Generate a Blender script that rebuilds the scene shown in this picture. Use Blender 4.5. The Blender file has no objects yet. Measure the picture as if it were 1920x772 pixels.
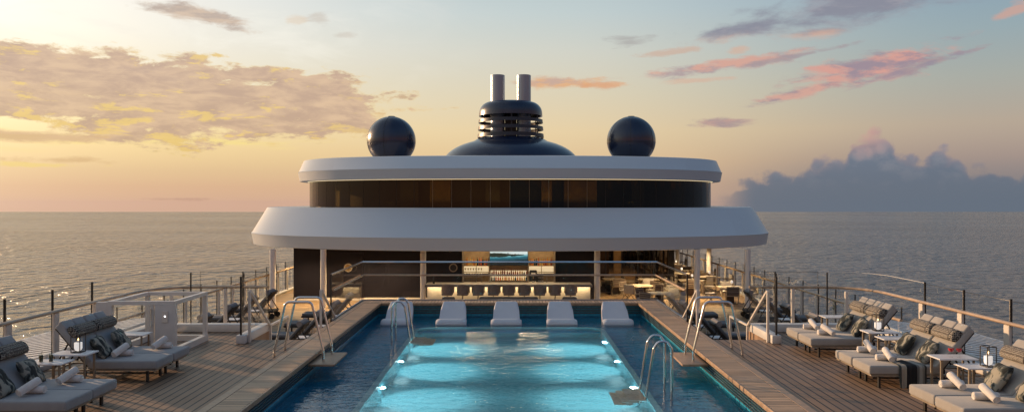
import bpy, bmesh, math, random
from mathutils import Vector, Matrix, Euler
R = math.radians
PI = math.pi
random.seed(7)
scene = bpy.context.scene
COL = scene.collection

def lin(r, g, b):
    f = lambda c: (c/255/12.92) if c/255 <= 0.04045 else ((c/255+0.055)/1.055)**2.4
    return (f(r), f(g), f(b), 1.0)

# ------------------------------------------------------------------ mesh helpers
def NB():
    return bmesh.new()

def box(bm, x0, x1, y0, y1, z0, z1, mat=None):
    vs = [bm.verts.new(p) for p in ((x0,y0,z0),(x1,y0,z0),(x1,y1,z0),(x0,y1,z0),(x0,y0,z1),(x1,y0,z1),(x1,y1,z1),(x0,y1,z1))]
    if mat is not None:
        for v in vs: v.co = mat @ v.co
    for f in ((3,2,1,0),(4,5,6,7),(0,1,5,4),(1,2,6,5),(2,3,7,6),(3,0,4,7)):
        bm.faces.new([vs[i] for i in f])
    return vs

def rbox(bm, x0, x1, y0, y1, z0, z1, r=0.02, seg=3, mat=None):
    t = bmesh.new()
    box(t, x0, x1, y0, y1, z0, z1)
    bmesh.ops.bevel(t, geom=list(t.edges), offset=r, segments=seg, profile=0.5, affect='EDGES')
    merge(bm, t, mat)

def merge(bm, t, mat=None):
    if mat is not None:
        for v in t.verts: v.co = mat @ v.co
    idx = {}
    for v in t.verts: idx[v] = bm.verts.new(v.co)
    for f in t.faces:
        try: bm.faces.new([idx[v] for v in f.verts])
        except ValueError: pass
    t.free()

def tube(bm, pts, r, seg=8, closed=False, ry=None):
    P = [Vector(p) for p in pts]
    n = len(P)
    rings = []
    prev = None
    for i in range(n):
        if closed:
            t = (P[(i+1) % n] - P[i-1]).normalized()
        else:
            a = P[max(i-1, 0)]; b = P[min(i+1, n-1)]
            t = (b-a).normalized()
        if prev is None:
            up = Vector((0,0,1)) if abs(t.z) < 0.9 else Vector((1,0,0))
            s = t.cross(up).normalized()
        else:
            s = (prev - t*prev.dot(t)).normalized()
        prev = s
        u = s.cross(t).normalized()
        ring = []
        for k in range(seg):
            a = 2*PI*k/seg
            ring.append(bm.verts.new(P[i] + s*math.cos(a)*r + u*math.sin(a)*(ry or r)))
        rings.append(ring)
    m = n if closed else n-1
    for i in range(m):
        A = rings[i]; B = rings[(i+1) % n]
        for k in range(seg):
            bm.faces.new((A[k], A[(k+1) % seg], B[(k+1) % seg], B[k]))
    if not closed:
        bm.faces.new(rings[0][::-1]); bm.faces.new(rings[-1])

def bar(bm, a, b, w, h=None):
    """square bar from a to b"""
    h = h or w
    a = Vector(a); b = Vector(b); t = (b-a).normalized()
    up = Vector((0,0,1)) if abs(t.z) < 0.9 else Vector((0,1,0))
    s = t.cross(up).normalized(); u = s.cross(t)
    vs = []
    for p in (a, b):
        for i, j in ((-1,-1),(1,-1),(1,1),(-1,1)):
            vs.append(bm.verts.new(p + s*i*w/2 + u*j*h/2))
    for f in ((3,2,1,0),(4,5,6,7),(0,1,5,4),(1,2,6,5),(2,3,7,6),(3,0,4,7)):
        bm.faces.new([vs[i] for i in f])

def lathe(bm, prof, seg=24, center=(0,0,0), mat=None):
    """prof list of (r,z)"""
    rings = []
    c = Vector(center)
    for r, z in prof:
        if r < 1e-5:
            p = c + Vector((0,0,z))
            rings.append([bm.verts.new(mat @ p if mat else p)])
        else:
            ring = []
            for k in range(seg):
                p = c + Vector((r*math.cos(2*PI*k/seg), r*math.sin(2*PI*k/seg), z))
                ring.append(bm.verts.new(mat @ p if mat else p))
            rings.append(ring)
    for A, B in zip(rings, rings[1:]):
        for k in range(seg):
            k2 = (k+1) % seg
            if len(A) == 1 and len(B) == 1: continue
            if len(A) == 1: bm.faces.new((A[0], B[k2], B[k]))
            elif len(B) == 1: bm.faces.new((A[k], A[k2], B[0]))
            else: bm.faces.new((A[k], A[k2], B[k2], B[k]))

def loft(bm, loops, close=True, cap_first=False, cap_last=False):
    L = [[bm.verts.new(p) for p in lp] for lp in loops]
    n = len(L[0])
    for A, B in zip(L, L[1:]):
        for k in range(n if close else n-1):
            k2 = (k+1) % n
            bm.faces.new((A[k], A[k2], B[k2], B[k]))
    if cap_first: bm.faces.new(L[0][::-1])
    if cap_last: bm.faces.new(L[-1])
    return L

def fillet(pts, rad, n=6):
    P = [Vector(p) for p in pts]
    out = [P[0]]
    for i in range(1, len(P)-1):
        a = (P[i-1]-P[i]); b = (P[i+1]-P[i])
        la, lb = a.length, b.length
        a.normalize(); b.normalize()
        ang = a.angle(b)
        d = min(rad/math.tan(ang/2), la*0.49, lb*0.49)
        p0 = P[i] + a*d; p1 = P[i] + b*d
        for k in range(n+1):
            t = k/n
            out.append((1-t)**2*p0 + 2*t*(1-t)*P[i] + t*t*p1)
    out.append(P[-1])
    return out

def obj(name, bm, mat, parent=None, smooth=35, recalc=True, bevel=0):
    me = bpy.data.meshes.new(name)
    if recalc: bmesh.ops.recalc_face_normals(bm, faces=list(bm.faces))
    bm.to_mesh(me); bm.free()
    me.materials.append(mat)
    if smooth:
        for p in me.polygons: p.use_smooth = True
        me.set_sharp_from_angle(angle=R(smooth))
    o = bpy.data.objects.new(name, me)
    COL.objects.link(o)
    if parent: o.parent = parent
    return o

def thing(name, label, cat, loc=(0,0,0), rz=0, group=None):
    o = bpy.data.objects.new(name, None)
    o.empty_display_size = 0.2
    COL.objects.link(o)
    o.location = loc; o.rotation_euler = (0,0,rz)
    o['label'] = label; o['category'] = cat
    if group: o['group'] = group
    return o

def tag(o, label, cat, group=None):
    o['label'] = label; o['category'] = cat
    if group: o['group'] = group
    return o

def structure(o):
    o['kind'] = 'structure'
    return o

def dup(root, loc, rz=None, label=None, group=None, rot=None, scale=None):
    r = root.copy(); COL.objects.link(r)
    r.location = loc
    if rz is not None: r.rotation_euler = (0,0,rz)
    if rot is not None: r.rotation_euler = rot
    if scale is not None: r.scale = scale
    if label: r['label'] = label
    if group: r['group'] = group
    for ch in list(root.children):
        c = ch.copy(); COL.objects.link(c); c.parent = r
        for g in list(ch.children):
            d = g.copy(); COL.objects.link(d); d.parent = c
    return r

# ------------------------------------------------------------------ node helper
class NG:
    def __init__(s, nt): s.nt = nt; s.N = nt.nodes; s.L = nt.links
    def put(s, sock, v):
        if isinstance(v, bpy.types.NodeSocket): s.L.new(v, sock)
        else: sock.default_value = v
    def new(s, t, **kw):
        n = s.N.new(t)
        for k, v in kw.items(): setattr(n, k, v)
        return n
    def M(s, op, a, b=None, c=None, clamp=False):
        n = s.new('ShaderNodeMath', operation=op, use_clamp=clamp)
        s.put(n.inputs[0], a)
        if b is not None: s.put(n.inputs[1], b)
        if c is not None: s.put(n.inputs[2], c)
        return n.outputs[0]
    def add(s, a, b): return s.M('ADD', a, b)
    def sub(s, a, b): return s.M('SUBTRACT', a, b)
    def mul(s, a, b): return s.M('MULTIPLY', a, b)
    def mix(s, f, a, b, blend='MIX'):
        n = s.new('ShaderNodeMix', data_type='RGBA', blend_type=blend)
        n.clamp_factor = True
        s.put(n.inputs[0], f); s.put(n.inputs[6], a); s.put(n.inputs[7], b)
        return n.outputs[2]
    def ss(s, x, e0, e1, lo=0.0, hi=1.0, smooth=True):
        n = s.new('ShaderNodeMapRange', interpolation_type='SMOOTHSTEP' if smooth else 'LINEAR')
        s.put(n.inputs[0], x); n.inputs[1].default_value = e0; n.inputs[2].default_value = e1
        n.inputs[3].default_value = lo; n.inputs[4].default_value = hi
        return n.outputs[0]
    def xyz(s, x, y, z):
        n = s.new('ShaderNodeCombineXYZ')
        for i, v in enumerate((x, y, z)): s.put(n.inputs[i], v)
        return n.outputs[0]
    def sep(s, v):
        n = s.new('ShaderNodeSeparateXYZ'); s.put(n.inputs[0], v); return n.outputs
    def noise(s, vec, scale=1.0, detail=4.0, rough=0.5, dist=0.0, color=False):
        n = s.new('ShaderNodeTexNoise')
        s.put(n.inputs['Vector'], vec)
        n.inputs['Scale'].default_value = scale; n.inputs['Detail'].default_value = detail
        n.inputs['Roughness'].default_value = rough; n.inputs['Distortion'].default_value = dist
        return n.outputs[1 if color else 0]
    def ramp(s, f, stops, interp='LINEAR'):
        n = s.new('ShaderNodeValToRGB'); cr = n.color_ramp; cr.interpolation = interp
        while len(cr.elements) > 1: cr.elements.remove(cr.elements[-1])
        cr.elements[0].position = stops[0][0]; cr.elements[0].color = stops[0][1]
        for p, c in stops[1:]:
            e = cr.elements.new(min(p, 1.0)); e.color = c
        s.put(n.inputs[0], f)
        return n.outputs[0]
    def bump(s, h, strength=0.3, dist=0.01, normal=None):
        n = s.new('ShaderNodeBump'); n.inputs['Strength'].default_value = strength
        n.inputs['Distance'].default_value = dist
        s.put(n.inputs['Height'], h)
        if normal is not None: s.put(n.inputs['Normal'], normal)
        return n.outputs[0]
    def pos(s): return s.new('ShaderNodeNewGeometry').outputs['Position']
    def objco(s): return s.new('ShaderNodeTexCoord').outputs['Object']

def material(name):
    m = bpy.data.materials.new(name); m.use_nodes = True
    g = NG(m.node_tree)
    b = g.N.get('Principled BSDF')
    return m, g, b

def simple(name, col, rough=0.5, metal=0.0, var=0.06, scale=6.0, bump=0.0, bscale=80.0, coat=0.0, spec=None, coord='obj'):
    m, g, b = material(name)
    v = g.objco() if coord == 'obj' else g.pos()
    n = g.noise(v, scale, 5, 0.6)
    c = g.mix(g.ss(n, 0.3, 0.7), tuple(x*(1-var) for x in col[:3])+(1,), tuple(min(1, x*(1+var)) for x in col[:3])+(1,))
    g.put(b.inputs['Base Color'], c)
    g.put(b.inputs['Roughness'], g.ss(n, 0.2, 0.8, rough*0.85, min(1, rough*1.15)))
    b.inputs['Metallic'].default_value = metal
    if coat: b.inputs['Coat Weight'].default_value = coat; b.inputs['Coat Roughness'].default_value = 0.08
    if spec is not None: b.inputs['Specular IOR Level'].default_value = spec
    if bump:
        g.put(b.inputs['Normal'], g.bump(g.noise(v, bscale, 3, 0.6), bump, 0.01))
    return m

def emit(name, col, strength):
    m, g, b = material(name)
    b.inputs['Base Color'].default_value = (0.8,0.8,0.8,1)
    b.inputs['Emission Color'].default_value = col
    b.inputs['Emission Strength'].default_value = strength
    return m

def plank(name, axis, width, base, gap=0.012, butt=2.6, rough=0.5, tintvar=0.22, caulk=(0.012,0.011,0.01,1)):
    """axis: coordinate that crosses the planks (0=X,1=Y)"""
    m, g, b = material(name)
    p = g.pos(); S = g.sep(p)
    c = g.M('DIVIDE', S[axis], width); along = S[1-axis]
    fid = g.M('FLOOR', c); fr = g.M('FRACT', c)
    wn = g.new('ShaderNodeTexWhiteNoise', noise_dimensions='1D'); g.put(wn.inputs['W'], fid)
    rnd = wn.outputs['Value']
    al = g.M('DIVIDE', g.add(along, g.mul(rnd, 11.0)), butt)
    fb = g.M('FRACT', al)
    wn2 = g.new('ShaderNodeTexWhiteNoise', noise_dimensions='2D')
    g.put(wn2.inputs['Vector'], g.xyz(fid, g.M('FLOOR', al), 0))
    tint = wn2.outputs['Value']
    e = gap/width
    line = g.M('MAXIMUM', g.M('LESS_THAN', fr, e), g.M('LESS_THAN', fb, 0.006/butt))
    st = (14, 1.2) if axis == 0 else (1.2, 14)
    gv = g.xyz(g.mul(S[0], st[0]), g.add(g.mul(S[1], st[1]), g.mul(tint, 30)), 0)
    grain = g.noise(gv, 3.0, 6, 0.65, 0.6)
    stain = g.noise(p, 0.55, 5, 0.62)
    k = g.add(g.add(g.ss(tint, 0, 1, -tintvar, tintvar, False), g.ss(grain, 0.3, 0.7, -0.14, 0.14)), g.ss(stain, 0.3, 0.7, -0.16, 0.16))
    lo = tuple(x*0.55 for x in base[:3])+(1,); hi = tuple(min(1, x*1.5) for x in base[:3])+(1,)
    wood = g.mix(g.add(0.47, k), lo, hi)
    g.put(b.inputs['Base Color'], g.mix(line, wood, caulk))
    g.put(b.inputs['Roughness'], g.add(g.ss(stain, 0.3, 0.7, rough-0.1, rough+0.1), g.mul(grain, 0.1)))
    h = g.sub(g.mul(grain, 0.25), g.mul(line, 1.0))
    g.put(b.inputs['Normal'], g.bump(h, 0.5, 0.004))
    return m

# ------------------------------------------------------------------ materials
M = {}
M['teak'] = plank('teak_deck', 0, 0.165, (0.255,0.160,0.098), 0.030)
M['teak_cross'] = plank('teak_coping', 1, 0.11, (0.47,0.315,0.195), 0.016, butt=50)
M['teak_far'] = plank('teak_coping_end', 0, 0.11, (0.47,0.315,0.195), 0.016, butt=50)
M['teak_lower'] = plank('teak_lower_deck', 1, 0.14, (0.34,0.225,0.125), 0.014)
M['wood'] = simple('teak_trim', (0.36,0.24,0.15), 0.45, var=0.2, scale=9, bump=0.1, bscale=60)
M['wood_rail'] = simple('varnished_rail_wood', (0.46,0.33,0.22), 0.35, var=0.18, scale=5)
M['wet_wood'] = simple('wet_step_wood', (0.62,0.45,0.31), 0.4, var=0.2, scale=12)
M['white'] = simple('white_ship_paint', (0.55,0.595,0.635), 0.36, var=0.012, scale=0.25)
M['offwhite'] = simple('white_metal', (0.62,0.61,0.59), 0.42, var=0.04, scale=4)
M['cream'] = simple('cream_painted_post', (0.66,0.61,0.55), 0.42, var=0.05, scale=5)
M['louvre'] = simple('white_slat_paint', (0.72,0.71,0.70), 0.45, var=0.06, scale=2)
M['gutter'] = simple('grey_gutter', (0.045,0.045,0.05), 0.6, var=0.15, scale=3)
M['navy'] = simple('navy_gloss_paint', (0.012,0.021,0.052), 0.30, var=0.08, scale=1.0, coat=0.35)
M['navy_matt'] = simple('navy_satin_paint', (0.014,0.020,0.036), 0.38, var=0.12, scale=2)
M['steel'] = simple('polished_steel', (0.72,0.72,0.71), 0.14, metal=1.0, var=0.04, scale=14)
M['pipe'] = simple('brushed_steel_pipe', (0.30,0.345,0.42), 0.40, metal=0.85, var=0.01, scale=0.3)
M['column'] = simple('satin_column', (0.72,0.69,0.65), 0.28, metal=0.0, var=0.01, scale=0.3)
M['black'] = simple('black_metal', (0.013,0.013,0.014), 0.4, var=0.1)
M['bronze'] = simple('bronze_metal_frame', (0.30,0.25,0.19), 0.4, metal=0.3, var=0.08)
M['wall_dark'] = simple('dark_panel_wall', (0.012,0.011,0.017), 0.35, var=0.05, scale=0.3, spec=0.2)
M['ceiling'] = simple('ceiling_paint', (0.30,0.27,0.24), 0.6, var=0.04)
M['interior'] = simple('dark_interior', (0.013,0.013,0.012), 0.6, var=0.3, scale=0.8)
M['amber_glow'] = simple('amber_room_glow', (0.16,0.095,0.03), 0.5, var=0.25, scale=2)  # amber colour stands in for warm light in the rooms behind
M['lounge_ceiling'] = simple('glow_tinted_lounge_ceiling', (0.45,0.33,0.12), 0.6, var=0.05)  # gold put into the colour to imitate the ceiling's warm glow
M['coral'] = simple('painted_orange_reflection', (0.62,0.22,0.08), 0.8, var=0.25, scale=3)  # coral painted in for orange reflections at the left end of the glass
M['stone'] = simple('pale_stone_counter', (0.62,0.54,0.42), 0.45, var=0.12, scale=2.2)
M['taupe'] = simple('taupe_counter_edge', (0.20,0.165,0.13), 0.45, var=0.08)
M['backbar'] = simple('oak_back_panel', (0.40,0.29,0.17), 0.55, var=0.2, scale=3)
M['stool'] = simple('brown_stool_leather', (0.20,0.14,0.11), 0.55, var=0.15, bump=0.1)
M['sofa'] = simple('dark_sofa_fabric', (0.10,0.085,0.07), 0.85, var=0.15, bump=0.3, bscale=200)
M['towel'] = simple('white_towel', (0.72,0.68,0.64), 0.95, var=0.06, scale=20, bump=0.6, bscale=260)
M['table_top'] = simple('white_table_top', (0.72,0.72,0.73), 0.35, var=0.04, scale=5)
M['cup_white'] = simple('white_china', (0.75,0.73,0.70), 0.25, var=0.03)
M['pedestal'] = simple('dark_wood_pedestal', (0.035,0.018,0.012), 0.4, var=0.2)
M['dtable'] = simple('pale_dining_table', (0.52,0.42,0.30), 0.4, var=0.1)
M['wicker'] = simple('dark_wicker', (0.035,0.028,0.024), 0.7, var=0.3, scale=40, bump=0.8, bscale=120)
M['grey_fabric'] = simple('grey_roll_fabric', (0.24,0.23,0.235), 0.9, var=0.2, scale=30, bump=0.4, bscale=200)
M['bluegrey_fabric'] = simple('bluegrey_cushion', (0.13,0.145,0.16), 0.9, var=0.12, scale=8, bump=0.3, bscale=200)
M['ledge'] = simple('pale_moulded_resin', (0.60,0.60,0.63), 0.38, var=0.03, scale=2)
M['lamp_glow'] = emit('lantern_glow', (1.0,0.92,0.84,1), 0.55)
M['flame'] = emit('candle_flame', (1.0,0.55,0.2,1), 9.0)
M['warm_strip'] = emit('warm_led_strip', (1.0,0.72,0.38,1), 1.6)
M['cove_strip'] = emit('cove_led_strip', (1.0,0.76,0.42,1), 0.9)
M['bar_glow'] = emit('backlit_shelf_glow', (1.0,0.74,0.42,1), 0.7)
M['pool_lamp'] = emit('pool_lamp_glow', (0.85,1.0,1.0,1), 9.0)
M['indicator'] = emit('white_indicator_lamp', (1,1,1,1), 3.0)
M['downlight'] = emit('downlight_glow', (1.0,0.75,0.45,1), 6.0)

def fabric(name, col, var=0.06, weave=700):
    m, g, b = material(name)
    v = g.objco(); S = g.sep(v)
    n = g.noise(v, 3.5, 5, 0.6); f = g.noise(v, weave*0.4, 2, 0.5)
    c = g.mix(g.add(g.ss(n, 0.3, 0.7, 0.2, 0.8), g.ss(f, 0.3, 0.7, -0.25, 0.25)), tuple(x*(1-var*2) for x in col)+(1,), tuple(x*(1+var*2) for x in col)+(1,))
    g.put(b.inputs['Base Color'], c); b.inputs['Roughness'].default_value = 0.9
    b.inputs['Sheen Weight'].default_value = 0.25
    h = g.add(g.mul(f, 0.25), g.noise(v, 7, 3, 0.5))
    g.put(b.inputs['Normal'], g.bump(h, 0.35, 0.01))
    return m
M['cushion'] = fabric('sunlit_grey_cushion', (0.33,0.315,0.295))  # right side loungers: the grey fabric with warm sunlight in its colour
M['cushion_l'] = fabric('shaded_grey_cushion', (0.30,0.305,0.31))  # left side loungers: same fabric, cool shade in its colour

def knit(name, a, bcol, sc=46.0, thr=0.28):
    m, g, b = material(name)
    v = g.objco()
    vo = g.new('ShaderNodeTexVoronoi', feature='F1'); g.put(vo.inputs['Vector'], v); vo.inputs['Scale'].default_value = sc
    vo.inputs['Randomness'].default_value = 0.35
    d = vo.outputs['Distance']
    k = g.ss(d, thr, thr+0.18)
    g.put(b.inputs['Base Color'], g.mix(k, a, bcol)); b.inputs['Roughness'].default_value = 0.95
    g.put(b.inputs['Normal'], g.bump(d, 0.8, 0.01))
    return m
M['knit'] = knit('knitted_roll', (0.44,0.40,0.34,1), (0.11,0.095,0.08,1))
M['knit_band'] = knit('dark_roll_band', (0.012,0.012,0.013,1), (0.30,0.27,0.23,1), 30, 0.42)

def camo(name):
    m, g, b = material(name)
    v = g.objco(); S = g.sep(v)
    oi = g.new('ShaderNodeObjectInfo').outputs['Random']
    vv = g.xyz(g.add(g.mul(S[0], 1.0), g.mul(oi, 40)), g.mul(S[1], 1.9), S[2])
    n = g.noise(vv, 6.5, 2, 0.4, 0.2)
    n2 = g.noise(vv, 34, 2, 0.5)
    k = g.add(n, g.mul(g.sub(n2, 0.5), 0.08))
    c = g.ramp(k, [(0.0,(0.020,0.024,0.024,1)),(0.43,(0.020,0.024,0.024,1)),(0.46,(0.075,0.085,0.078,1)),(0.52,(0.10,0.11,0.10,1)),(0.55,(0.30,0.285,0.235,1)),(1,(0.36,0.33,0.27,1))])
    g.put(b.inputs['Base Color'], c); b.inputs['Roughness'].default_value = 0.95
    g.put(b.inputs['Normal'], g.bump(g.noise(v, 250, 2), 0.3, 0.004))
    return m
M['camo'] = camo('mottled_pillow_fabric')

def stripes(name, axis, period, cols):
    m, g, b = material(name)
    S = g.sep(g.objco())
    f = g.M('FRACT', g.M('DIVIDE', S[axis], period))
    st = []
    for i, c in enumerate(cols):
        st.append((i/len(cols), c+(1,)))
    g.put(b.inputs['Base Color'], g.ramp(f, st, 'CONSTANT')); b.inputs['Roughness'].default_value = 0.95
    g.put(b.inputs['Normal'], g.bump(g.noise(g.objco(), 220, 2), 0.4, 0.005))
    return m
M['throw'] = stripes('striped_throw', 0, 0.47, [(0.012,0.013,0.015),(0.012,0.013,0.015),(0.14,0.15,0.15),(0.30,0.30,0.28),(0.22,0.22,0.2),(0.05,0.055,0.05),(0.38,0.34,0.27),(0.34,0.31,0.25),(0.012,0.013,0.015),(0.02,0.02,0.022)])
M['chair_back'] = stripes('striped_woven_back', 2, 0.17, [(0.06,0.045,0.04),(0.15,0.11,0.085),(0.06,0.045,0.04),(0.22,0.17,0.13)])
M['chair_light'] = simple('pale_chair_fabric', (0.38,0.35,0.33), 0.9, var=0.1, bump=0.3, bscale=150)

def glass(name, tint=(0.93,0.95,0.95), fres=1.45, rough=0.0, refl=(1,1,1,1), k=0.45):
    m = bpy.data.materials.new(name); m.use_nodes = True
    g = NG(m.node_tree); g.N.clear()
    out = g.new('ShaderNodeOutputMaterial')
    fr = g.new('ShaderNodeFresnel'); bf = g.new('ShaderNodeNewGeometry').outputs['Backfacing']
    g.put(fr.inputs[0], g.ss(bf, 0, 1, fres, 1/fres, False))
    t = g.new('ShaderNodeBsdfTransparent'); t.inputs[0].default_value = tint+(1,)
    gl = g.new('ShaderNodeBsdfGlossy'); gl.inputs['Roughness'].default_value = rough; gl.inputs[0].default_value = refl
    mx = g.new('ShaderNodeMixShader')
    g.put(mx.inputs[0], g.M('MULTIPLY', fr.outputs[0], k)); g.L.new(t.outputs[0], mx.inputs[1]); g.L.new(gl.outputs[0], mx.inputs[2])
    g.L.new(mx.outputs[0], out.inputs[0])
    return m
M['glass'] = glass('clear_glass_pane', (0.965,0.975,0.975), 1.45, k=0.7)
M['glass_dark'] = glass('bronze_tinted_glass', (0.34,0.30,0.19), 1.42, 0.01, k=0.8)
M['glass_shop'] = glass('smoked_glass', (0.40,0.34,0.27), 1.42)
M['red_drink'] = simple('red_drink', (0.55,0.02,0.03), 0.1, var=0.1)
M['green_drink'] = simple('dark_green_drink', (0.05,0.055,0.03), 0.1, var=0.6, scale=60)

# sea and pool water
def sea_mat():
    m, g, b = material('sea_water')
    p = g.pos(); S = g.sep(p)
    v = g.xyz(g.mul(S[0], 1.15), S[1], 0)
    n1 = g.noise(v, 0.17, 2, 0.45, 0.5)
    n2 = g.noise(v, 0.045, 3, 0.5, 0.2)
    n3 = g.noise(v, 0.7, 4, 0.62, 0.2)
    wind = g.ss(g.noise(g.xyz(g.mul(S[0], 0.5), S[1], 0), 0.006, 3, 0.5), 0.35, 0.65, 0.65, 1.25)
    h = g.mul(wind, g.add(g.add(g.mul(n1, 6.5), g.mul(n2, 2.0)), g.mul(n3, 0.9)))
    b.inputs['Base Color'].default_value = (0.125,0.100,0.078,1)
    b.inputs['Roughness'].default_value = 0.13
    b.inputs['IOR'].default_value = 2.2
    g.put(b.inputs['Normal'], g.bump(h, 1.0, 1.0))
    return m
M['sea'] = sea_mat()

def pool_mat():
    m = bpy.data.materials.new('pool_water'); m.use_nodes = True
    g = NG(m.node_tree); g.N.clear()
    out = g.new('ShaderNodeOutputMaterial')
    p = g.pos(); S = g.sep(p)
    v = g.xyz(g.mul(S[0], 0.7), S[1], 0)
    n1 = g.noise(v, 4.2, 3, 0.55, 0.4)
    n2 = g.noise(v, 1.1, 2, 0.5)
    area = g.ss(g.noise(p, 0.35, 2, 0.5), 0.35, 0.65, 0.65, 1.15)
    h = g.mul(g.add(n1, g.mul(n2, 1.3)), area)
    nrm = g.bump(h, 0.55, 0.032)
    rf = g.new('ShaderNodeBsdfRefraction'); rf.inputs['Roughness'].default_value = 0.0
    rf.inputs['IOR'].default_value = 1.333; rf.inputs[0].default_value = (0.88,0.98,1.0,1)
    gl = g.new('ShaderNodeBsdfGlossy'); gl.inputs['Roughness'].default_value = 0.02; gl.inputs[0].default_value = (1,1,1,1)
    fr = g.new('ShaderNodeFresnel'); fr.inputs[0].default_value = 1.333
    for n_ in (rf, gl, fr): g.L.new(nrm, n_.inputs['Normal'])
    mx = g.new('ShaderNodeMixShader'); g.put(mx.inputs[0], g.M('MULTIPLY', fr.outputs[0], 0.7))
    g.L.new(rf.outputs[0], mx.inputs[1]); g.L.new(gl.outputs[0], mx.inputs[2]); g.L.new(mx.outputs[0], out.inputs[0])
    return m
M['pool_water'] = pool_mat()

def tile(name, col, size=0.05, var=0.25, grout=0.7):
    m, g, b = material(name)
    p = g.pos(); S = g.sep(p)
    ids = [g.M('FLOOR', g.M('DIVIDE', S[i], size)) for i in range(3)]
    wn = g.new('ShaderNodeTexWhiteNoise', noise_dimensions='3D')
    g.put(wn.inputs['Vector'], g.xyz(*ids))
    k = g.add(g.ss(wn.outputs['Value'], 0, 1, 0.15, 0.85, False), g.ss(g.noise(p, 0.8, 3), 0.3, 0.7, -0.15, 0.15))
    c = g.mix(k, tuple(x*(1-var) for x in col)+(1,), tuple(x*(1+var) for x in col)+(1,))
    g.put(b.inputs['Base Color'], c); b.inputs['Roughness'].default_value = 0.25
    return m
M['tile_deep'] = tile('turquoise_pool_tile', (0.11,0.33,0.385), var=0.14)
M['tile_navy'] = tile('navy_pool_tile', (0.03,0.34,0.52), var=0.3)
M['lip'] = simple('pale_teal_rim', (0.30,0.58,0.62), 0.25, var=0.08)
M['grate'] = simple('blue_grey_grate', (0.045,0.060,0.075), 0.35, var=0.1)
# ------------------------------------------------------------------ camera, world, sun
F = 1450.0
cam_d = bpy.data.cameras.new('camera'); cam = bpy.data.objects.new('camera', cam_d); COL.objects.link(cam)
cam.location = (0.08, 0, 3.4); cam.rotation_euler = (R(90), 0, 0)
cam_d.sensor_width = 36; cam_d.lens = 36*F/1920; cam_d.shift_y = -9/1920
cam_d.clip_end = 8000; cam_d.clip_start = 0.1
scene.camera = cam

SUN_AZ = -58.0   # degrees from straight ahead, to the left
SUN_EL = 11.0
wd = bpy.data.worlds.new('World'); scene.world = wd; wd.use_nodes = True
g = NG(wd.node_tree); g.N.clear()
wout = g.new('ShaderNodeOutputWorld'); bg = g.new('ShaderNodeBackground')
g.L.new(bg.outputs[0], wout.inputs[0])
dirv = g.new('ShaderNodeTexCoord').outputs['Generated']
S = g.sep(dirv)
az = g.M('ARCTAN2', S[0], S[1])
el = g.M('ARCSINE', S[2])
u = g.mul(az, 14.5); w = g.mul(el, 14.5)
elp = g.M('MAXIMUM', el, 0.0)
t = g.M('SQRT', g.M('DIVIDE', elp, PI/2))
T = lambda deg: math.sqrt(max(deg, 0)/90)
def UW(px, py):
    x = px-960.0
    return 14.5*math.atan(x/F), 14.5*math.atan((377-py)/math.hypot(F, x))
def EY(py): return math.degrees(math.atan((377-py)/1550))
def ramp_y(stops): return [(T(EY(y)) if y < 377 else 0.0, lin(*c)) for y, c in stops]
left = g.ramp(t, ramp_y([(377,(212,172,148)),(350,(220,180,144)),(320,(228,194,148)),(275,(246,216,158)),(230,(251,229,178)),(160,(246,233,204)),(70,(246,241,228)),(0,(243,241,234))]) + [(T(24),lin(205,214,214)),(T(45),lin(172,190,206)),(1,lin(104,140,184))])
mid = g.ramp(t, ramp_y([(377,(206,168,145)),(345,(216,178,144)),(300,(226,194,150)),(240,(233,209,166)),(160,(222,211,184)),(80,(212,212,200)),(0,(196,208,208))]) + [(T(24),lin(150,176,192)),(T(45),lin(128,158,184)),(1,lin(104,140,184))])
rgt = g.ramp(t, ramp_y([(377,(140,132,132)),(345,(158,142,135)),(300,(178,156,142)),(240,(182,167,150)),(160,(168,172,165)),(80,(152,170,176)),(0,(140,164,180))]) + [(T(24),lin(112,142,168)),(T(45),lin(98,132,166)),(1,lin(104,140,184))])
back = g.ramp(t, [(0,lin(198,138,104)),(T(5),lin(190,134,106)),(T(12),lin(150,124,114)),(T(22),lin(126,138,154)),(T(45),lin(102,138,180)),(1,lin(104,140,184))])
azd = g.mul(az, 180/PI)
base = g.mix(g.ss(azd, -30, 3), left, mid)
base = g.mix(g.ss(azd, 0, 34), base, rgt)
absaz = g.M('ABSOLUTE', g.add(azd, 25))
base = g.mix(g.ss(absaz, 70, 130), base, back)
# glow round the hidden sun
sd = Vector((math.sin(R(SUN_AZ))*math.cos(R(SUN_EL)), math.cos(R(SUN_AZ))*math.cos(R(SUN_EL)), math.sin(R(SUN_EL))))
vm = g.new('ShaderNodeVectorMath', operation='DOT_PRODUCT'); g.L.new(dirv, vm.inputs[0]); gd = (math.sin(R(-43))*math.cos(R(12)), math.cos(R(-43))*math.cos(R(12)), math.sin(R(12))); vm.inputs[1].default_value = gd
dot = g.M('MAXIMUM', vm.outputs['Value'], 0.0)
glow = g.mul(g.M('POWER', dot, 40.0), 0.5)
base = g.mix(1.0, base, g.mix(glow, (0,0,0,1), (1.0,0.80,0.50,1)), 'ADD')
# Nishita sky takes over high up
sky = g.new('ShaderNodeTexSky', sky_type='NISHITA'); sky.sun_disc = False
sky.sun_elevation = R(SUN_EL); sky.sun_rotation = R(SUN_AZ)
nis = g.mix(1.0, sky.outputs[0], (0.055,0.055,0.055,1), 'MULTIPLY')
base = g.mix(g.ss(el, R(24), R(70), 0.0, 0.55), base, nis)

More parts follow.
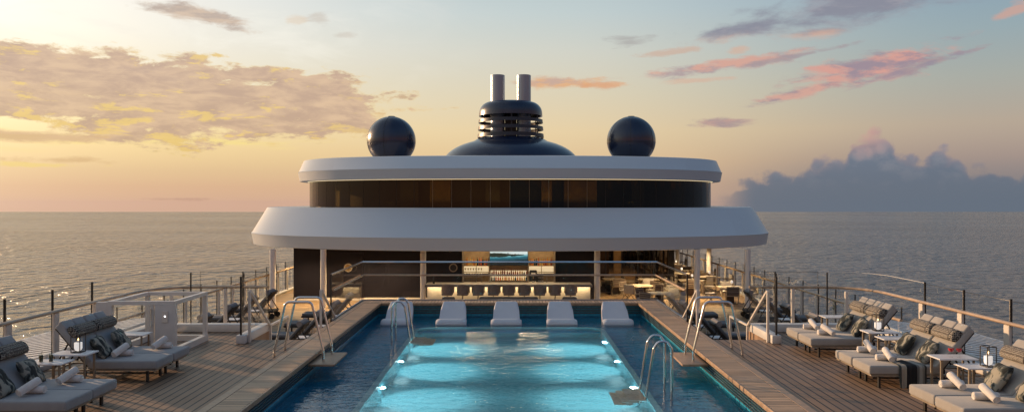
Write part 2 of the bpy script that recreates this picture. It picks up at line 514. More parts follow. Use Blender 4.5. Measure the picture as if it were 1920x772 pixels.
def q_of(px, py, rx, ry, ang=0):
    cu, cw = UW(px, py)
    du = g.sub(u, cu); dw = g.sub(w, cw)
    if ang:
        c, s_ = math.cos(R(ang)), math.sin(R(ang))
        a = g.add(g.mul(du, c), g.mul(dw, s_)); b_ = g.sub(g.mul(dw, c), g.mul(du, s_))
    else: a, b_ = du, dw
    a = g.M('DIVIDE', a, rx/100); b_ = g.M('DIVIDE', b_, ry/100)
    return g.sub(1.0, g.M('SQRT', g.add(g.mul(a, a), g.mul(b_, b_))))
def nz(su, sw, seed, sc=1.0, detail=7, rough=0.6, dist=0.0):
    return g.noise(g.xyz(g.mul(u, su), g.mul(w, sw), seed), sc, detail, rough, dist)
def union(*qs):
    r = qs[0]
    for q in qs[1:]: r = g.M('MAXIMUM', r, q)
    return r
def lay(base, mask, col): return g.mix(mask, base, col)

# thin high veil, upper left
veil = g.mul(g.ss(nz(0.35, 0.9, 3.1, 1.0, 6, 0.55, 0.8), 0.44, 0.72), g.mul(g.ss(el, R(6.5), R(10)), g.ss(azd, 5, -25)))
base = lay(base, g.mul(veil, 0.5), lin(228,222,214))
veil2 = g.mul(g.ss(nz(0.5, 1.4, 8.7, 1.0, 6, 0.6, 0.6), 0.5, 0.75), g.mul(g.ss(el, R(6.5), R(10)), g.ss(azd, 0, -28)))
base = lay(base, g.mul(veil2, 0.75), lin(254,250,238))
# faint streaks low in the left sky
st = g.mul(g.ss(nz(0.4, 4.5, 5.5, 1.0, 5, 0.55), 0.50, 0.68), g.mul(g.ss(azd, -5, -24), g.mul(g.ss(el, R(2.6), R(4)), g.ss(el, R(7.5), R(5.5)))))
base = lay(base, g.mul(st, 0.75), lin(250,226,140))
# shared noise fields
NBIG = nz(0.85, 2.1, 1.3, 1.0, 9, 0.64, 0.25)
NSTR = nz(1.25, 4.2, 31.0, 1.0, 7, 0.64, 0.35)
NCOL = nz(1.4, 5.0, 11.2, 1.0, 6, 0.62, 0.3)
# the large left cloud field
qL = union(q_of(300,165,420,56,-4), q_of(600,195,190,66,-2), q_of(450,225,270,54,3), q_of(90,145,230,50,0), q_of(480,142,110,18,4), q_of(150,195,280,25,2))
dL = g.add(g.add(qL, g.mul(g.sub(NBIG, 0.5), 2.4)), g.mul(g.sub(NCOL, 0.5), 1.5))
mL = g.ss(dL, 0.0, 0.32)
colL = g.mix(g.ss(NSTR, 0.36, 0.66), lin(192,160,140), lin(222,188,156))
low = g.ss(w, UW(300,120)[1], UW(300,250)[1])
gold = g.mul(g.ss(g.add(NCOL, g.mul(low, 0.05)), 0.575, 0.665), g.ss(azd, -4, -16))
colL = g.mix(g.mul(gold, 0.65), colL, lin(250,214,112))
colL = g.mix(g.ss(dL, 0.34, 0.06), colL, lin(238,210,152))
base = lay(base, g.mul(mL, 0.86), colL)
def small(lst):
    global base
    for (px, py, rx, ry, an, c1, c2, a) in lst:
        q = g.add(g.add(q_of(px,py,rx,ry,an), g.mul(g.sub(NSTR, 0.5), 2.6)), g.mul(g.sub(NBIG, 0.5), 0.8))
        cc = lin(*c1) if c2 is None else g.mix(g.ss(NCOL, 0.40, 0.60), lin(*c1), lin(*c2))
        base = lay(base, g.mul(g.ss(q, 0.05, 0.75), a), cc)
small([(385,30,110,19,-7,(188,170,158),(214,190,168),0.9),(40,255,140,13,0,(214,176,140),None,.75),(120,300,90,8,0,(214,176,128),None,.6),
       (335,373,60,5,0,(190,150,132),None,.6),(60,309,110,6,0,(246,218,120),None,.5),(600,36,34,18,6,(206,196,184),None,.6),(560,38,24,13,0,(228,206,180),None,.5),(650,66,34,8,5,(206,196,184),None,.5),
       (1060,157,120,15,-2,(228,170,120),(196,160,148),.8),(1130,160,80,8,2,(226,166,120),None,.7)])
# dark mauve cloud at the upper right
qR = union(q_of(1560,22,250,44,5), q_of(1420,50,130,24,8), q_of(1640,0,230,40,3), q_of(1530,62,70,16,0))
dR = g.add(g.add(qR, g.mul(g.sub(NBIG, 0.5), 1.9)), g.mul(g.sub(NSTR, 0.5), 0.9))
colR = g.mix(g.ss(g.add(w, g.mul(NCOL, 0.5)), UW(1500,50)[1], UW(1500,22)[1]), lin(210,172,154), lin(138,139,153))
colR = g.mix(g.mul(g.ss(NCOL, 0.44, 0.64), 0.6), colR, lin(162,158,166))
base = lay(base, g.mul(g.ss(dR, 0.05, 0.8), 0.92), colR)
# pink and mauve streaks
small([(1640,122,165,31,7,(216,160,148),(158,140,152),.95),(1745,118,90,10,14,(150,140,154),(170,150,152),.9),(1365,122,210,15,6,(216,162,146),(172,152,156),.85),
       (1480,108,120,7,8,(160,150,156),None,.7),(1500,174,95,13,12,(212,164,150),(158,140,150),.9),(1355,228,72,11,3,(188,154,148),(158,142,148),.9),(1175,80,55,15,4,(168,164,162),None,.65),
       (1250,100,70,10,6,(206,172,152),None,.65),(1905,18,40,12,16,(206,164,150),None,.8),(1320,150,90,7,2,(218,172,148),None,.5),(1385,92,26,10,6,(214,176,154),None,.65)])
# the cumulus bank over the right horizon
fc = g.new('ShaderNodeFloatCurve')
ub = UW(1330,300)[0]; ue = 8.9
pts = [(1330,372),(1375,350),(1420,322),(1450,314),(1490,316),(1530,292),(1575,284),(1592,262),(1605,246),(1640,238),(1672,252),(1685,276),(1725,288),(1752,274),(1790,286),(1815,306),(1860,316),(1920,318)]
cm = fc.mapping.curves[0]
while len(cm.points) < len(pts): cm.points.new(0.5, 0.5)
for cp, (px, py) in zip(cm.points, pts):
    cp.location = ((UW(px,py)[0]-ub)/(ue-ub), UW(px,py)[1]/2.0); cp.handle_type = 'AUTO'
fc.mapping.update()
g.put(fc.inputs['Value'], g.ss(u, ub, ue, 0, 1, False)); fc.inputs['Factor'].default_value = 1.0
top = g.mul(fc.outputs[0], 2.0)
def billow(sc, seed):
    vo = g.new('ShaderNodeTexVoronoi', feature='SMOOTH_F1'); g.put(vo.inputs['Vector'], g.xyz(g.add(u, g.mul(nz(2,2,seed+1),0.4)), g.mul(w, 1.15), seed)); vo.inputs['Scale'].default_value = sc
    vo.inputs['Smoothness'].default_value = 0.25
    return vo.outputs['Distance']
bl = g.add(g.mul(g.sub(0.40, billow(3.4, 51.0)), 0.40), g.mul(g.sub(nz(5.5, 5.5, 52.0, 1.0, 6, .62), 0.5), 0.26))
dB = g.add(g.sub(top, w), bl)
mB = g.mul(g.ss(dB, -0.01, 0.15), g.ss(u, UW(1330,300)[0], UW(1420,300)[0]))
pink = g.mul(g.ss(g.add(w, g.mul(bl, 0.6)), UW(1640,305)[1], UW(1640,255)[1]), g.ss(u, UW(1700,250)[0], UW(1610,250)[0]))
shade = g.ss(g.add(nz(1.6, 2.8, 57.0, 1.0, 7, .62, .4), g.mul(bl, 0.8)), 0.40, 0.66)
colB = g.mix(shade, lin(94,115,138), lin(128,136,151))
colB = g.mix(g.mul(g.ss(dB, 0.30, 0.02), 0.55), colB, lin(176,150,152))
colB = g.mix(g.mul(pink, 0.85), colB, lin(216,164,152))
colB = g.mix(g.ss(w, 0.85, 0.05), colB, lin(92,108,125))
base = lay(base, g.mul(mB, 0.86), colB)
hz = g.mul(g.ss(w, 1.3, 0.1), g.ss(u, UW(1250,300)[0], UW(1600,300)[0]))
base = lay(base, g.mul(hz, 0.5), lin(104,113,126))
g.put(bg.inputs['Color'], base); bg.inputs['Strength'].default_value = 1.0

sun_d = bpy.data.lights.new('sun', 'SUN'); sun = bpy.data.objects.new('sun', sun_d); COL.objects.link(sun)
sun_d.energy = 4.8; sun_d.angle = R(0.9); sun_d.color = (1.0, 0.62, 0.34)
sun.rotation_euler = sd.to_track_quat('Z', 'Y').to_euler()
sun.location = (-40, 40, 30)

def lamp(kind, name, loc, energy, color, size=0.1, aim=None, spot=None):
    d = bpy.data.lights.new(name, kind); o = bpy.data.objects.new(name, d); COL.objects.link(o)
    d.energy = energy; d.color = color; o.location = loc
    if kind == 'AREA':
        d.shape = 'RECTANGLE'; d.size, d.size_y = size
    else: d.shadow_soft_size = size
    if aim is not None:
        o.rotation_euler = (Vector(aim)-Vector(loc)).to_track_quat('-Z', 'Y').to_euler()
    if spot: d.spot_size = R(spot[0]); d.spot_blend = spot[1]
    return o

scene.render.engine = 'CYCLES'
cy = scene.cycles
cy.use_denoising = True
cy.max_bounces = 9; cy.diffuse_bounces = 3; cy.glossy_bounces = 4; cy.transmission_bounces = 6; cy.transparent_max_bounces = 40
cy.caustics_reflective = False; cy.caustics_refractive = True; cy.blur_glossy = 0.6
cy.sample_clamp_indirect = 6.0; cy.sample_clamp_direct = 0
scene.view_settings.view_transform = 'Standard'; scene.view_settings.look = 'None'
scene.view_settings.exposure = 0; scene.view_settings.gamma = 1
# ------------------------------------------------------------------ setting: sea, hull, decks, pool
LD = -1.25           # lower deck level
WL = -0.40           # pool water level
bm = NB(); vs = [bm.verts.new(p) for p in ((-3200,-900,-22),(3200,-900,-22),(3200,1841,-22),(-3200,1841,-22))]; bm.faces.new(vs)
structure(obj('sea', bm, M['sea'], smooth=0, recalc=False))

bm = NB()
box(bm, -13.4, 13.4, -20, 92, -23, -2.2)
structure(obj('ship_hull', bm, M['white'], smooth=0))

bm = NB()
box(bm, -11.9, -4.97, 20.404, 26.38, -1.49, LD); box(bm, 4.97, 11.9, 20.404, 26.38, -1.49, LD); box(bm, -11.9, 11.9, 26.384, 92, -1.49, LD)
structure(obj('lower_deck', bm, M['teak_lower'], smooth=0))

bm = NB()
for s in (-1, 1):
    a, b = sorted((s*4.99, s*9.62))
    box(bm, a, b, 1.0, 19.0, -1.48, 0.0)
    a, b = sorted((s*6.32, s*9.62))
    box(bm, a, b, 19.0, 20.4, -1.48, 0.0)
box(bm, -4.99, 4.99, 1.0, 6.0, -1.48, 0.0)
structure(obj('pool_deck', bm, M['teak'], smooth=0))

# the pool
pool = thing('swimming_pool', 'long deck pool of lit turquoise water edged with teak boards', 'swimming pool', (0,0,0))
PX, PO, PY0, PY1 = 4.32, 4.99, 7.0, 25.7      # inner edge, outer edge, near end, far end
def coping_side(s):
    bm = NB()
    a, b = sorted((s*PX, s*(PO-0.16)))
    rbox(bm, a, b, PY0-0.6, PY1, -0.055, 0.022, 0.006, 1)
    o = obj('coping', bm, M['teak_cross'], pool)
    bm = NB()
    a, b = sorted((s*(PO-0.155), s*PO))
    rbox(bm, a, b, PY0-0.6, 26.42, -0.055, 0.024, 0.006, 1)
    a, b = sorted((s*(PX-0.045), s*(PX-0.003)))
    rbox(bm, a, b, PY0-0.6, PY1+0.04, -0.065, 0.026, 0.012, 2)
    obj('coping_border', bm, M['wood'], pool)
for s in (-1, 1): coping_side(s)
bm = NB(); rbox(bm, -PO+0.16, PO-0.16, PY1+0.045, 26.4, -0.055, 0.022, 0.006, 1); obj('coping', bm, M['teak_far'], pool)
bm = NB(); rbox(bm, -PX+0.05, PX-0.05, PY1-0.004, PY1+0.04, -0.065, 0.026, 0.012, 2); obj('coping_border', bm, M['wood'], pool)
# outer walls, seen from the lower deck
bm = NB()
for s in (-1, 1):
    a, b = sorted((s*4.42, s*4.96)); box(bm, a, b, 19.0, 26.38, -1.48, -0.06)
box(bm, -4.42, 4.42, 25.80, 26.38, -1.48, -0.06)
obj('outer_wall', bm, M['white'], pool, smooth=0)
# channel floor and walls (navy), inner basin (turquoise)
SH = -0.88; DEEP = -1.95; IX = 2.70; IY = 23.35; TH = 0.13
def rounded(x, y0, y1, r, z, n=8):
    pts = [(x, y0, z), (x, y1-r, z)]
    pts += [(x-r+r*math.cos(a), y1-r+r*math.sin(a), z) for a in [k*PI/2/n for k in range(1, n)]]
    pts += [(x-r, y1, z), (-x+r, y1, z)]
    pts += [(-x+r-r*math.sin(a), y1-r+r*math.cos(a), z) for a in [k*PI/2/n for k in range(1, n)]]
    pts += [(-x, y1-r, z), (-x, y0, z)]
    return pts
bm = NB()
outer = [(4.38, PY0, SH), (4.38, PY1+0.05, SH), (-4.38, PY1+0.05, SH), (-4.38, PY0, SH)]
wall_top = [(x, y, -0.066) for x, y, z in outer]
L = loft(bm, [outer, wall_top], close=True)
loopi = rounded(IX+TH, PY0+0.01, IY+TH, 0.55, SH)
# floor of the channel as strips between the inner curb and the walls
def quad(bm, a, b, c, d): bm.faces.new([bm.verts.new(p) for p in (a, b, c, d)])
quad(bm, (IX+TH, PY0, SH), (4.38, PY0, SH), (4.38, PY1+.05, SH), (IX+TH, PY1+.05, SH))
quad(bm, (-4.38, PY0, SH), (-IX-TH, PY0, SH), (-IX-TH, PY1+.05, SH), (-4.38, PY1+.05, SH))
quad(bm, (-IX-TH, IY-0.5, SH), (IX+TH, IY-0.5, SH), (IX+TH, PY1+.05, SH), (-IX-TH, PY1+.05, SH))
obj('shelf', bm, M['tile_navy'], pool, smooth=0)
bm = NB()
li = rounded(IX, PY0+0.01, IY, 0.42, -0.46); lo = rounded(IX+TH, PY0+0.01, IY+TH, 0.55, -0.46)
up = lambda lp, z: [(x, y, z) for x, y, _ in lp]
Lp = loft(bm, [up(lo, SH+.002), up(lo, -0.435), up(li, -0.435), up(li, -0.60)], close=False)
obj('rim', bm, M['lip'], pool, smooth=40)
bm = NB()
fl = rounded(IX, PY0+0.01, IY, 0.42, DEEP)
Lw = loft(bm, [up(li, -0.603), fl], close=False)
bm.faces.new([bm.verts.new(p) for p in fl])
quad(bm, (-IX, PY0+.01, DEEP), (IX, PY0+.01, DEEP), (IX, PY0+.01, -.45), (-IX, PY0+.01, -.45))
bmesh.ops.remove_doubles(bm, verts=list(bm.verts), dist=1e-4)
obj('basin', bm, M['tile_deep'], pool, smooth=40)
# overflow grate: slim bars below the coping
bm = NB()
for k in range(5):
    z = -0.10 - k*0.055
    for s in (-1, 1):
        a, b = sorted((s*4.345, s*4.377)); box(bm, a, b, PY0+.02, PY1+0.02, z-.012, z+.012)
    box(bm, -4.34, 4.34, PY1+0.01, PY1+0.047, z-.012, z+.012)
obj('overflow_grate', bm, M['grate'], pool, smooth=0)
for yy in (21.5, 19.0, 16.4, 13.7):
    for s in (-1, 1):
        bm = NB()
        mt = Matrix.Translation((s*(IX-0.004), yy, -1.0)) @ Matrix.Rotation(-s*PI/2, 4, 'Y')
        lathe(bm, [(0, 0.03), (0.05, 0.028), (0.085, 0.012), (0.09, 0.0)], 16, mat=mt)
        obj('pool_light', bm, M['pool_lamp'], pool)
        lamp('SPOT', 'pool_spot', (s*(IX-0.10), yy, -1.0), 640, (0.90, 0.99, 1.0), 0.05, aim=(s*(IX-0.72), yy, DEEP), spot=(86, 1.0))
        lamp('POINT', 'pool_glow', (s*(IX-0.07), yy, -1.0), 24, (0.62, 0.95, 1.0), 0.03)
# water sheet
bm = NB(); quad(bm, (-4.379, PY0+.001, WL), (4.379, PY0+.001, WL), (4.379, PY1+.049, WL), (-4.379, PY1+.049, WL))
structure(obj('pool_water', bm, M['pool_water'], smooth=0, recalc=False))

# ------------------------------------------------------------------ pool ladders
def coping_ladder(s, label):
    L_ = thing('pool_ladder', label, 'ladder', (s*4.6, 16.9, 0), group='steel ladders of the pool')
    for dy in (0, 0.8):
        bm = NB()
        pts = fillet([(s*0.52, dy, 0.003), (s*0.51, dy, 0.14), (s*0.27, dy, 1.20), (s*-0.30, dy, 1.20), (s*-0.555, dy, 0.13), (s*-0.56, dy, -0.10)], 0.13, 6)
        tube(bm, pts, 0.027, 12)
        obj('handrail', bm, M['steel'], L_)
    bm = NB()
    a, b = sorted((s*-0.30, s*-0.86)); rbox(bm, a, b, -0.28, 1.05, -0.15, -0.10, 0.012, 2)
    obj('step', bm, M['wood'], L_)
    bm = NB()
    for dy in (0, 0.8):
        a, b = sorted((s*-0.25, s*-0.50)); box(bm, a, b, dy-0.02, dy+0.02, -0.185, -0.152)
    obj('bracket', bm, M['steel'], L_)
coping_ladder(-1, 'tall steel ladder straddling the left teak coping, near the stairs with cream handrails')
coping_ladder(1, 'tall steel ladder straddling the right teak coping, nearest the grey loungers')
def rim_ladder(s, y, label, dy2=0.7):
    L_ = thing('pool_ladder', label, 'ladder', (s*(IX+0.07), y, WL), group='steel ladders of the pool')
    for dy in (0, dy2):
        bm = NB()
        pts = fillet([(s*0.40, dy, SH-WL+.004), (s*0.40, dy, 0.95), (s*0.30, dy, 1.09), (s*0.14, dy, 1.09), (s*0.05, dy, 0.96), (s*-0.10, dy, 0.02), (s*-0.28, dy, -0.62)], 0.12, 6)
        tube(bm, pts, 0.027, 12)
        obj('handrail', bm, M['steel'], L_)
    for k in range(3):
        bm = NB()
        x0 = s*(-0.10-k*0.13); x1 = s*(-0.46-k*0.13)
        a, b = sorted((x0, x1)); z = -0.05-0.14*k
        rbox(bm, a, b, -0.12, dy2+0.12, z-0.03, z, 0.006, 1)
        st_ = obj('step', bm, M['wet_wood'], L_)
        bm = NB(); box(bm, *sorted((x0, x1)), -0.135, -0.122, z-0.028, z+.002); obj('nosing', bm, M['offwhite'], st_, smooth=0)
rim_ladder(-1, 20.9, 'low steel ladder over the left inner rim, with brown steps into the lit water')
rim_ladder(1, 14.95, 'low steel ladder over the right inner rim, closest to the viewer')

# ------------------------------------------------------------------ pool ledge loungers
def ledge_lounger_mesh():
    bm = NB()
    # profile in (y,z), y towards the bow of the picture: foot roll to the top of the back
    prof = [(-0.12,-0.44),(-0.24,-0.06),(-0.25,0.02),(-0.22,0.09),(-0.14,0.145),(-0.02,0.165),(0.15,0.13),(0.30,0.055),(0.40,0.06),(0.52,0.13),(0.78,0.33),(1.02,0.51),(1.10,0.555),(1.14,0.54),(1.10,0.48),(0.88,0.29),(0.66,0.06),(0.58,-0.08),(0.60,-0.44)]
    n = 18
    loops = []
    for i in range(n+1):
        t = i/n*2-1
        a = abs(t)
        lp = []
        for (y, z) in prof:
            seat = y < 0.2
            top = max(0, min(1, (z-0.05)/0.5)) if y > 0.5 else 0
            hw = 0.475 if seat else 0.425-0.03*top
            rz = 0.0; ry_ = 0.0
            if a > 0.75:
                k = (a-0.75)/0.25
                if seat: rz = -k*k*0.05 if z > 0 else 0; ry_ = k*k*0.04
                elif y > 0.9: rz = -k*k*k*0.17; ry_ = -k*k*k*0.17
            if y > 0.5: ry_ += 0.035*(1-t*t)      # gently dished back
            lp.append((t*hw, y+ry_, z+rz))
        loops.append(lp)
    Lp = loft(bm, loops, close=True, cap_first=True, cap_last=True)
    return bm
LLAB = ['pale moulded lounger in the water, partly behind the low left ladder', 'pale moulded lounger in the water, second from the left of five', 'pale moulded lounger in the water, middle one of five below the screen',
        'pale moulded lounger in the water, second from the right of five', 'pale moulded lounger in the water, at the far right end by the dining tables']
first = None
for x, lb in zip((-3.50, -1.80, -0.10, 1.62, 3.36), LLAB):
    if first is None:
        o = obj('ledge_lounger', ledge_lounger_mesh(), M['ledge'], smooth=50); o.location = (x, 24.0, WL); first = o
    else:
        o = first.copy(); COL.objects.link(o); o.location = (x, 24.0, WL)
    tag(o, lb, 'lounger', 'moulded loungers standing in the pool')

# ------------------------------------------------------------------ side rails of the pool deck
def side_rail(s):
    nm = 'left' if s < 0 else 'right'
    X = 9.45
    rl = thing('deck_railing', f'teak topped railing with white posts along the {nm} edge of the pool deck', 'railing', (0,0,0))
    path = [(s*X, 4.0, 1.1), (s*X, 20.75, 1.1), (s*6.45, 20.75, 1.1)]
    P = fillet(path, 2.3, 14)
    bm = NB(); tube(bm, P, 0.055, 12, ry=0.036); obj('handrail', bm, M['wood_rail'], rl)
    py = [14.62+1.535*k for k in range(-6, 3)]
    for y in py:
        bm = NB(); a, b = s*(X-0.03), s*(X+0.03)
        a, b = sorted((a, b)); rbox(bm, a, b, y-0.085, y+0.085, 0.002, 1.062, 0.01, 1); obj('post', bm, M['cream'], rl)
    for (x, y) in ((s*8.75, 20.05), (s*7.6, 20.72)):
        bm = NB(); rbox(bm, x-0.04, x+0.04, y-0.04, y+0.04, 0.002, 1.062, 0.01, 1); obj('post', bm, M['cream'], rl)
    bm = NB()
    a, b = sorted((s*9.30, s*9.58)); rbox(bm, a, b, 4, 18.6, 0.002, 0.11, 0.015, 2)
    K = fillet([(s*9.44, 18.6, 0.056), (s*9.44, 20.3, 0.056), (s*6.5, 20.3, 0.056)], 1.4, 10)
    tube(bm, K[0:1]+K, 0.13, 4, ry=0.075) if False else None
    a, b = sorted((s*6.5, s*9.30)); rbox(bm, a, b, 20.12, 20.40, 0.002, 0.20, 0.015, 2)
    a, b = sorted((s*9.302, s*9.58)); rbox(bm, a, b, 18.604, 20.40, 0.002, 0.16, 0.015, 2)
    obj('kerb', bm, M['offwhite'], rl)
    # windscreen of glass outside the rail
    ws = thing('glass_windscreen', f'frameless glass windscreen with thin black posts outside the {nm} deck railing', 'windscreen', (0,0,0))
    XG = X+0.14
    ztop = 1.52
    for y in py:
        bm = NB(); bx = sorted((s*(XG-0.02), s*(XG+0.02))); box(bm, bx[0], bx[1], y+0.105, y+0.13, 0.0, ztop+.02); obj('post', bm, M['black'], ws)
    ys = [y+0.12 for y in py]
    def pane(pts, z0, z1):
        bm = NB(); vb = [bm.verts.new((p[0], p[1], z0)) for p in pts]; vt = [bm.verts.new((p[0], p[1], z1)) for p in pts]
        for i in range(len(pts)-1): bm.faces.new((vb[i], vb[i+1], vt[i+1], vt[i]))
        o = obj('glass_panel', bm, M['glass'], ws, smooth=60)
        bm = NB(); tube(bm, ([(pts[0][0], pts[0][1], z0)] if len(pts) == 2 else []) + [(p[0], p[1], z1) for p in pts] + ([(pts[-1][0], pts[-1][1], z0)] if len(pts) == 2 else []), 0.007, 5); obj('edge', bm, M['offwhite'] if len(pts) > 2 else M['black'], o)
        return o
    for a, b in zip(ys, ys[1:]):
        pane([(s*XG, a+0.035, 0), (s*XG, b-0.035, 0)], 0.11, ztop-0.02)
    C = fillet([(s*XG, ys[-1]+0.04, 0), (s*XG, 20.62, 0), (s*6.42, 20.62, 0)], 2.3, 16)
    n = len(C)
    pane(C[:n//2+1], 0.17, ztop); pane(C[n//2+1:-1], 0.17, ztop); pane([C[-2]+Vector((0,0.0,0)), C[-1]], 0.21, ztop)
    # return of the glass along the stair head
    pane([(s*6.41, 18.55, 0), (s*6.41, 20.58, 0)], 0.21, ztop+.02)
    bm = NB(); box(bm, s*6.41-0.02, s*6.41+0.02, 18.50, 18.54, 0.12, ztop+0.08); obj('post', bm, M['black'], ws)
    for x, y in ((s*8.4, 20.42), (s*7.1, 20.64)):
        bm = NB(); box(bm, x-.015, x+.015, y-.015, y+.015, 0.0, ztop); obj('post', bm, M['black'], ws)
for s in (-1, 1): side_rail(s)

# ------------------------------------------------------------------ stairs down to the lower deck
def stairs(s):
    nm = 'left' if s < 0 else 'right'
    st = thing('stairway', f'short stair beside the {nm} coping with square beige handrails, down to the lower deck', 'stairs', (s*5.65, 19.0, 0))
    n = 7
    for k in range(1, n):
        bm = NB(); z = LD*k/n
        rbox(bm, -0.62, 0.62, 0.3*(k-1)+0.02, 0.3*k+0.04, z-0.04, z, 0.008, 1); obj('tread', bm, M['wood'], st)
    bm = NB(); a, b = sorted((s*0.64, s*0.86))
    rbox(bm, a, b, -0.55, 1.38, 0.002, 0.20, 0.012, 2)
    obj('kerb', bm, M['offwhite'], st)
    for (xx, y0) in ((s*0.60, -0.35),(s*-0.60, 1.75)):
        bm = NB()
        if y0 < 0:
            bar(bm, (xx, y0, 0.002), (xx, y0, 1.24), 0.055, 0.055)
            bar(bm, (xx, y0+0.03, 1.235), (xx, y0+1.62, 0.14), 0.05, 0.05)
            bar(bm, (xx, y0+1.64, 0.155), (xx, y0+3.2, 0.155), 0.05, 0.05)
            bar(bm, (xx, y0+1.62, -0.85), (xx, y0+1.62, 0.13), 0.05, 0.05)
            bar(bm, (xx, y0+3.2, LD), (xx, y0+3.2, 0.13), 0.05, 0.05)
        else:
            bar(bm, (xx, y0, -1.2), (xx, y0, 1.02), 0.055, 0.055)
            bar(bm, (xx, y0+0.03, 1.015), (xx, y0+1.9, -0.10), 0.05, 0.05)
            bar(bm, (xx, y0+1.9, LD), (xx, y0+1.9, -0.12), 0.05, 0.05)
        obj('handrail', bm, M['bronze'] if y0 > 5 else M['cream'], st, smooth=0)
for s in (-1, 1): stairs(s)

# ------------------------------------------------------------------ glass barrier round the far end of the pool
gb = thing('pool_barrier', 'glass barrier with steel top rail and wooden hand rail behind the pool end', 'barrier', (0,0,0))
BX, BY = 5.04, 26.47
bm = NB(); tube(bm, [(-BX, 21.9, 1.32), (-BX, BY, 1.32), (BX, BY, 1.32), (BX, 21.9, 1.32)], 0.032, 8); obj('top_rail', bm, M['steel'], gb)
bm = NB()
tube(bm, [(-BX+.06, 21.9, 0.88), (-BX+.06, BY-.07, 0.88), (BX-.06, BY-.07, 0.88), (BX-.06, 21.9, 0.88)], 0.03, 8)
obj('hand_rail', bm, M['wood_rail'], gb)
bm = NB(); box(bm, -BX-.03, -BX+.03, 21.9, BY, -0.10, 0.045); box(bm, BX-.03, BX+.03, 21.9, BY, -0.10, 0.045); box(bm, -BX, BX, BY-.03, BY+.03, -0.099, 0.046)
obj('base_channel', bm, M['pipe'], gb, smooth=0)
def bpane(p, q):
    bm = NB(); quad(bm, (p[0], p[1], 0.047), (q[0], q[1], 0.047), (q[0], q[1], 1.29), (p[0], p[1], 1.29)); obj('glass_panel', bm, M['glass'], gb, smooth=0)
for s in (-1, 1):
    for a, b in ((21.92, 23.4), (23.43, 24.9), (24.93, BY-.02)): bpane((s*BX, a), (s*BX, b))
    bm = NB(); box(bm, s*BX-.02, s*BX+.02, 21.86, 21.90, -0.1, 1.34); obj('end_post', bm, M['black'], gb, smooth=0)
for k in range(6):
    a = -BX+2*BX*k/6+.012; b = -BX+2*BX*(k+1)/6-.012; bpane((a, BY), (b, BY))
for s in (-1, 1):
    for y in (22.4, 24.0, 25.6):
        bm = NB(); bar(bm, (s*BX, y, 0.84), (s*(BX-.06), y, 0.855), 0.03); obj('bracket', bm, M['steel'], gb, smooth=0)

# ------------------------------------------------------------------ slatted roofs outside the rails
for s in (-1, 1):
    nm = 'left' if s < 0 else 'right'
    sr = thing('slatted_roof', f'sloping roof of white slats outside the {nm} railing', 'roof', (0,0,0))
    bm = NB(); y = 6.0
    while y < 22.4:
        a = Vector((s*9.95, y, 0.10)); b = Vector((s*13.3, y, -0.38))
        bar(bm, a, b, 0.22, 0.012); y += 0.42
    obj('slats', bm, M['louvre'], sr, smooth=0)
    bm = NB()
    for xx, zz in ((9.9, 0.11), (11.6, -0.17), (13.33, -0.40)):
        a, b = sorted((s*(xx-.04), s*(xx+.04))); box(bm, a, b, 5.8, 22.5, zz-0.16, zz-0.02 if xx == 11.6 else zz+.02)
    obj('beam', bm, M['offwhite'], sr, smooth=0)
    bm = NB(); a, b = sorted((s*9.625, s*13.36)); box(bm, a, b, 1.0, 22.6, -1.47, -0.62); obj('gutter_box', bm, M['gutter'], sr, smooth=0)
    bm = NB(); a, b = sorted((s*9.63, s*9.84)); box(bm, a, b, 1.0, 22.5, -0.61, 0.06); obj('edge_beam', bm, M['offwhite'], sr, smooth=0)

# ------------------------------------------------------------------ lower deck rails
for s in (-1, 1):
    nm = 'left' if s < 0 else 'right'
    X = 11.5
    rl = thing('terrace_railing', f'long railing with glass and wooden top along the {nm} side of the lower deck', 'railing', (0,0,0))
    bm = NB(); tube(bm, [(s*X, 22.7, LD+1.15), (s*X, 90, LD+1.15)], 0.045, 8); obj('handrail', bm, M['wood_rail'], rl)
    bm = NB(); a, b = sorted((s*(X-.1), s*(X+.1))); box(bm, a, b, 22.7, 90, LD+.001, LD+0.1); obj('kerb', bm, M['offwhite'], rl, smooth=0)
    k = 0; y = 22.8
    while y < 90:
        bm = NB(); rbox(bm, s*X-.03, s*X+.03, y-.06, y+.06, LD+.1, LD+1.11, 0.008, 1); obj('post', bm, M['cream'], rl)
        bm = NB(); box(bm, s*(X+.11)-.016, s*(X+.11)+.016, y+.07, y+.102, LD, LD+1.52); obj('glass_post', bm, M['black'], rl, smooth=0)
        y2 = y+1.55
        if y2 < 91:
            bm = NB(); quad(bm, (s*(X+.11), y+.12, LD+.1), (s*(X+.11), y2+.05, LD+.1), (s*(X+.11), y2+.05, LD+1.5), (s*(X+.11), y+.12, LD+1.5))
            obj('glass_panel', bm, M['glass'], rl, smooth=0)
        y = y2

# ------------------------------------------------------------------ glass lift enclosure on the left deck
ge = thing('glass_enclosure', 'white framed low glass enclosure with a lit call panel on the left deck', 'enclosure', (-8.12, 17.15, 0))
HX, DY, HZ = 0.70, 1.75, 1.19
bm = NB()
for x in (-HX, HX):
    for y in (0, DY):
        if (x, y) != (HX, 0): box(bm, x-.045, x+.045, y-.045, y+.045, 0.14, HZ-.085)
box(bm, -HX-.045, HX+.045, -.045, .045, HZ-.085, HZ); box(bm, -HX-.045, HX+.045, DY-.045, DY+.045, HZ-.085, HZ)
for x in (-HX, HX): box(bm, x-.045, x+.045, .046, DY-.046, HZ-.085, HZ)
obj('frame', bm, M['offwhite'], ge, smooth=0)
bm = NB()
for x in (-HX, HX): box(bm, x-.06, x+.06, -.05, DY+.06, 0.001, 0.139)
box(bm, -HX+.061, HX-.061, DY-.06, DY+.058, 0.001, 0.138)
obj('base_kerb', bm, M['offwhite'], ge, smooth=0)
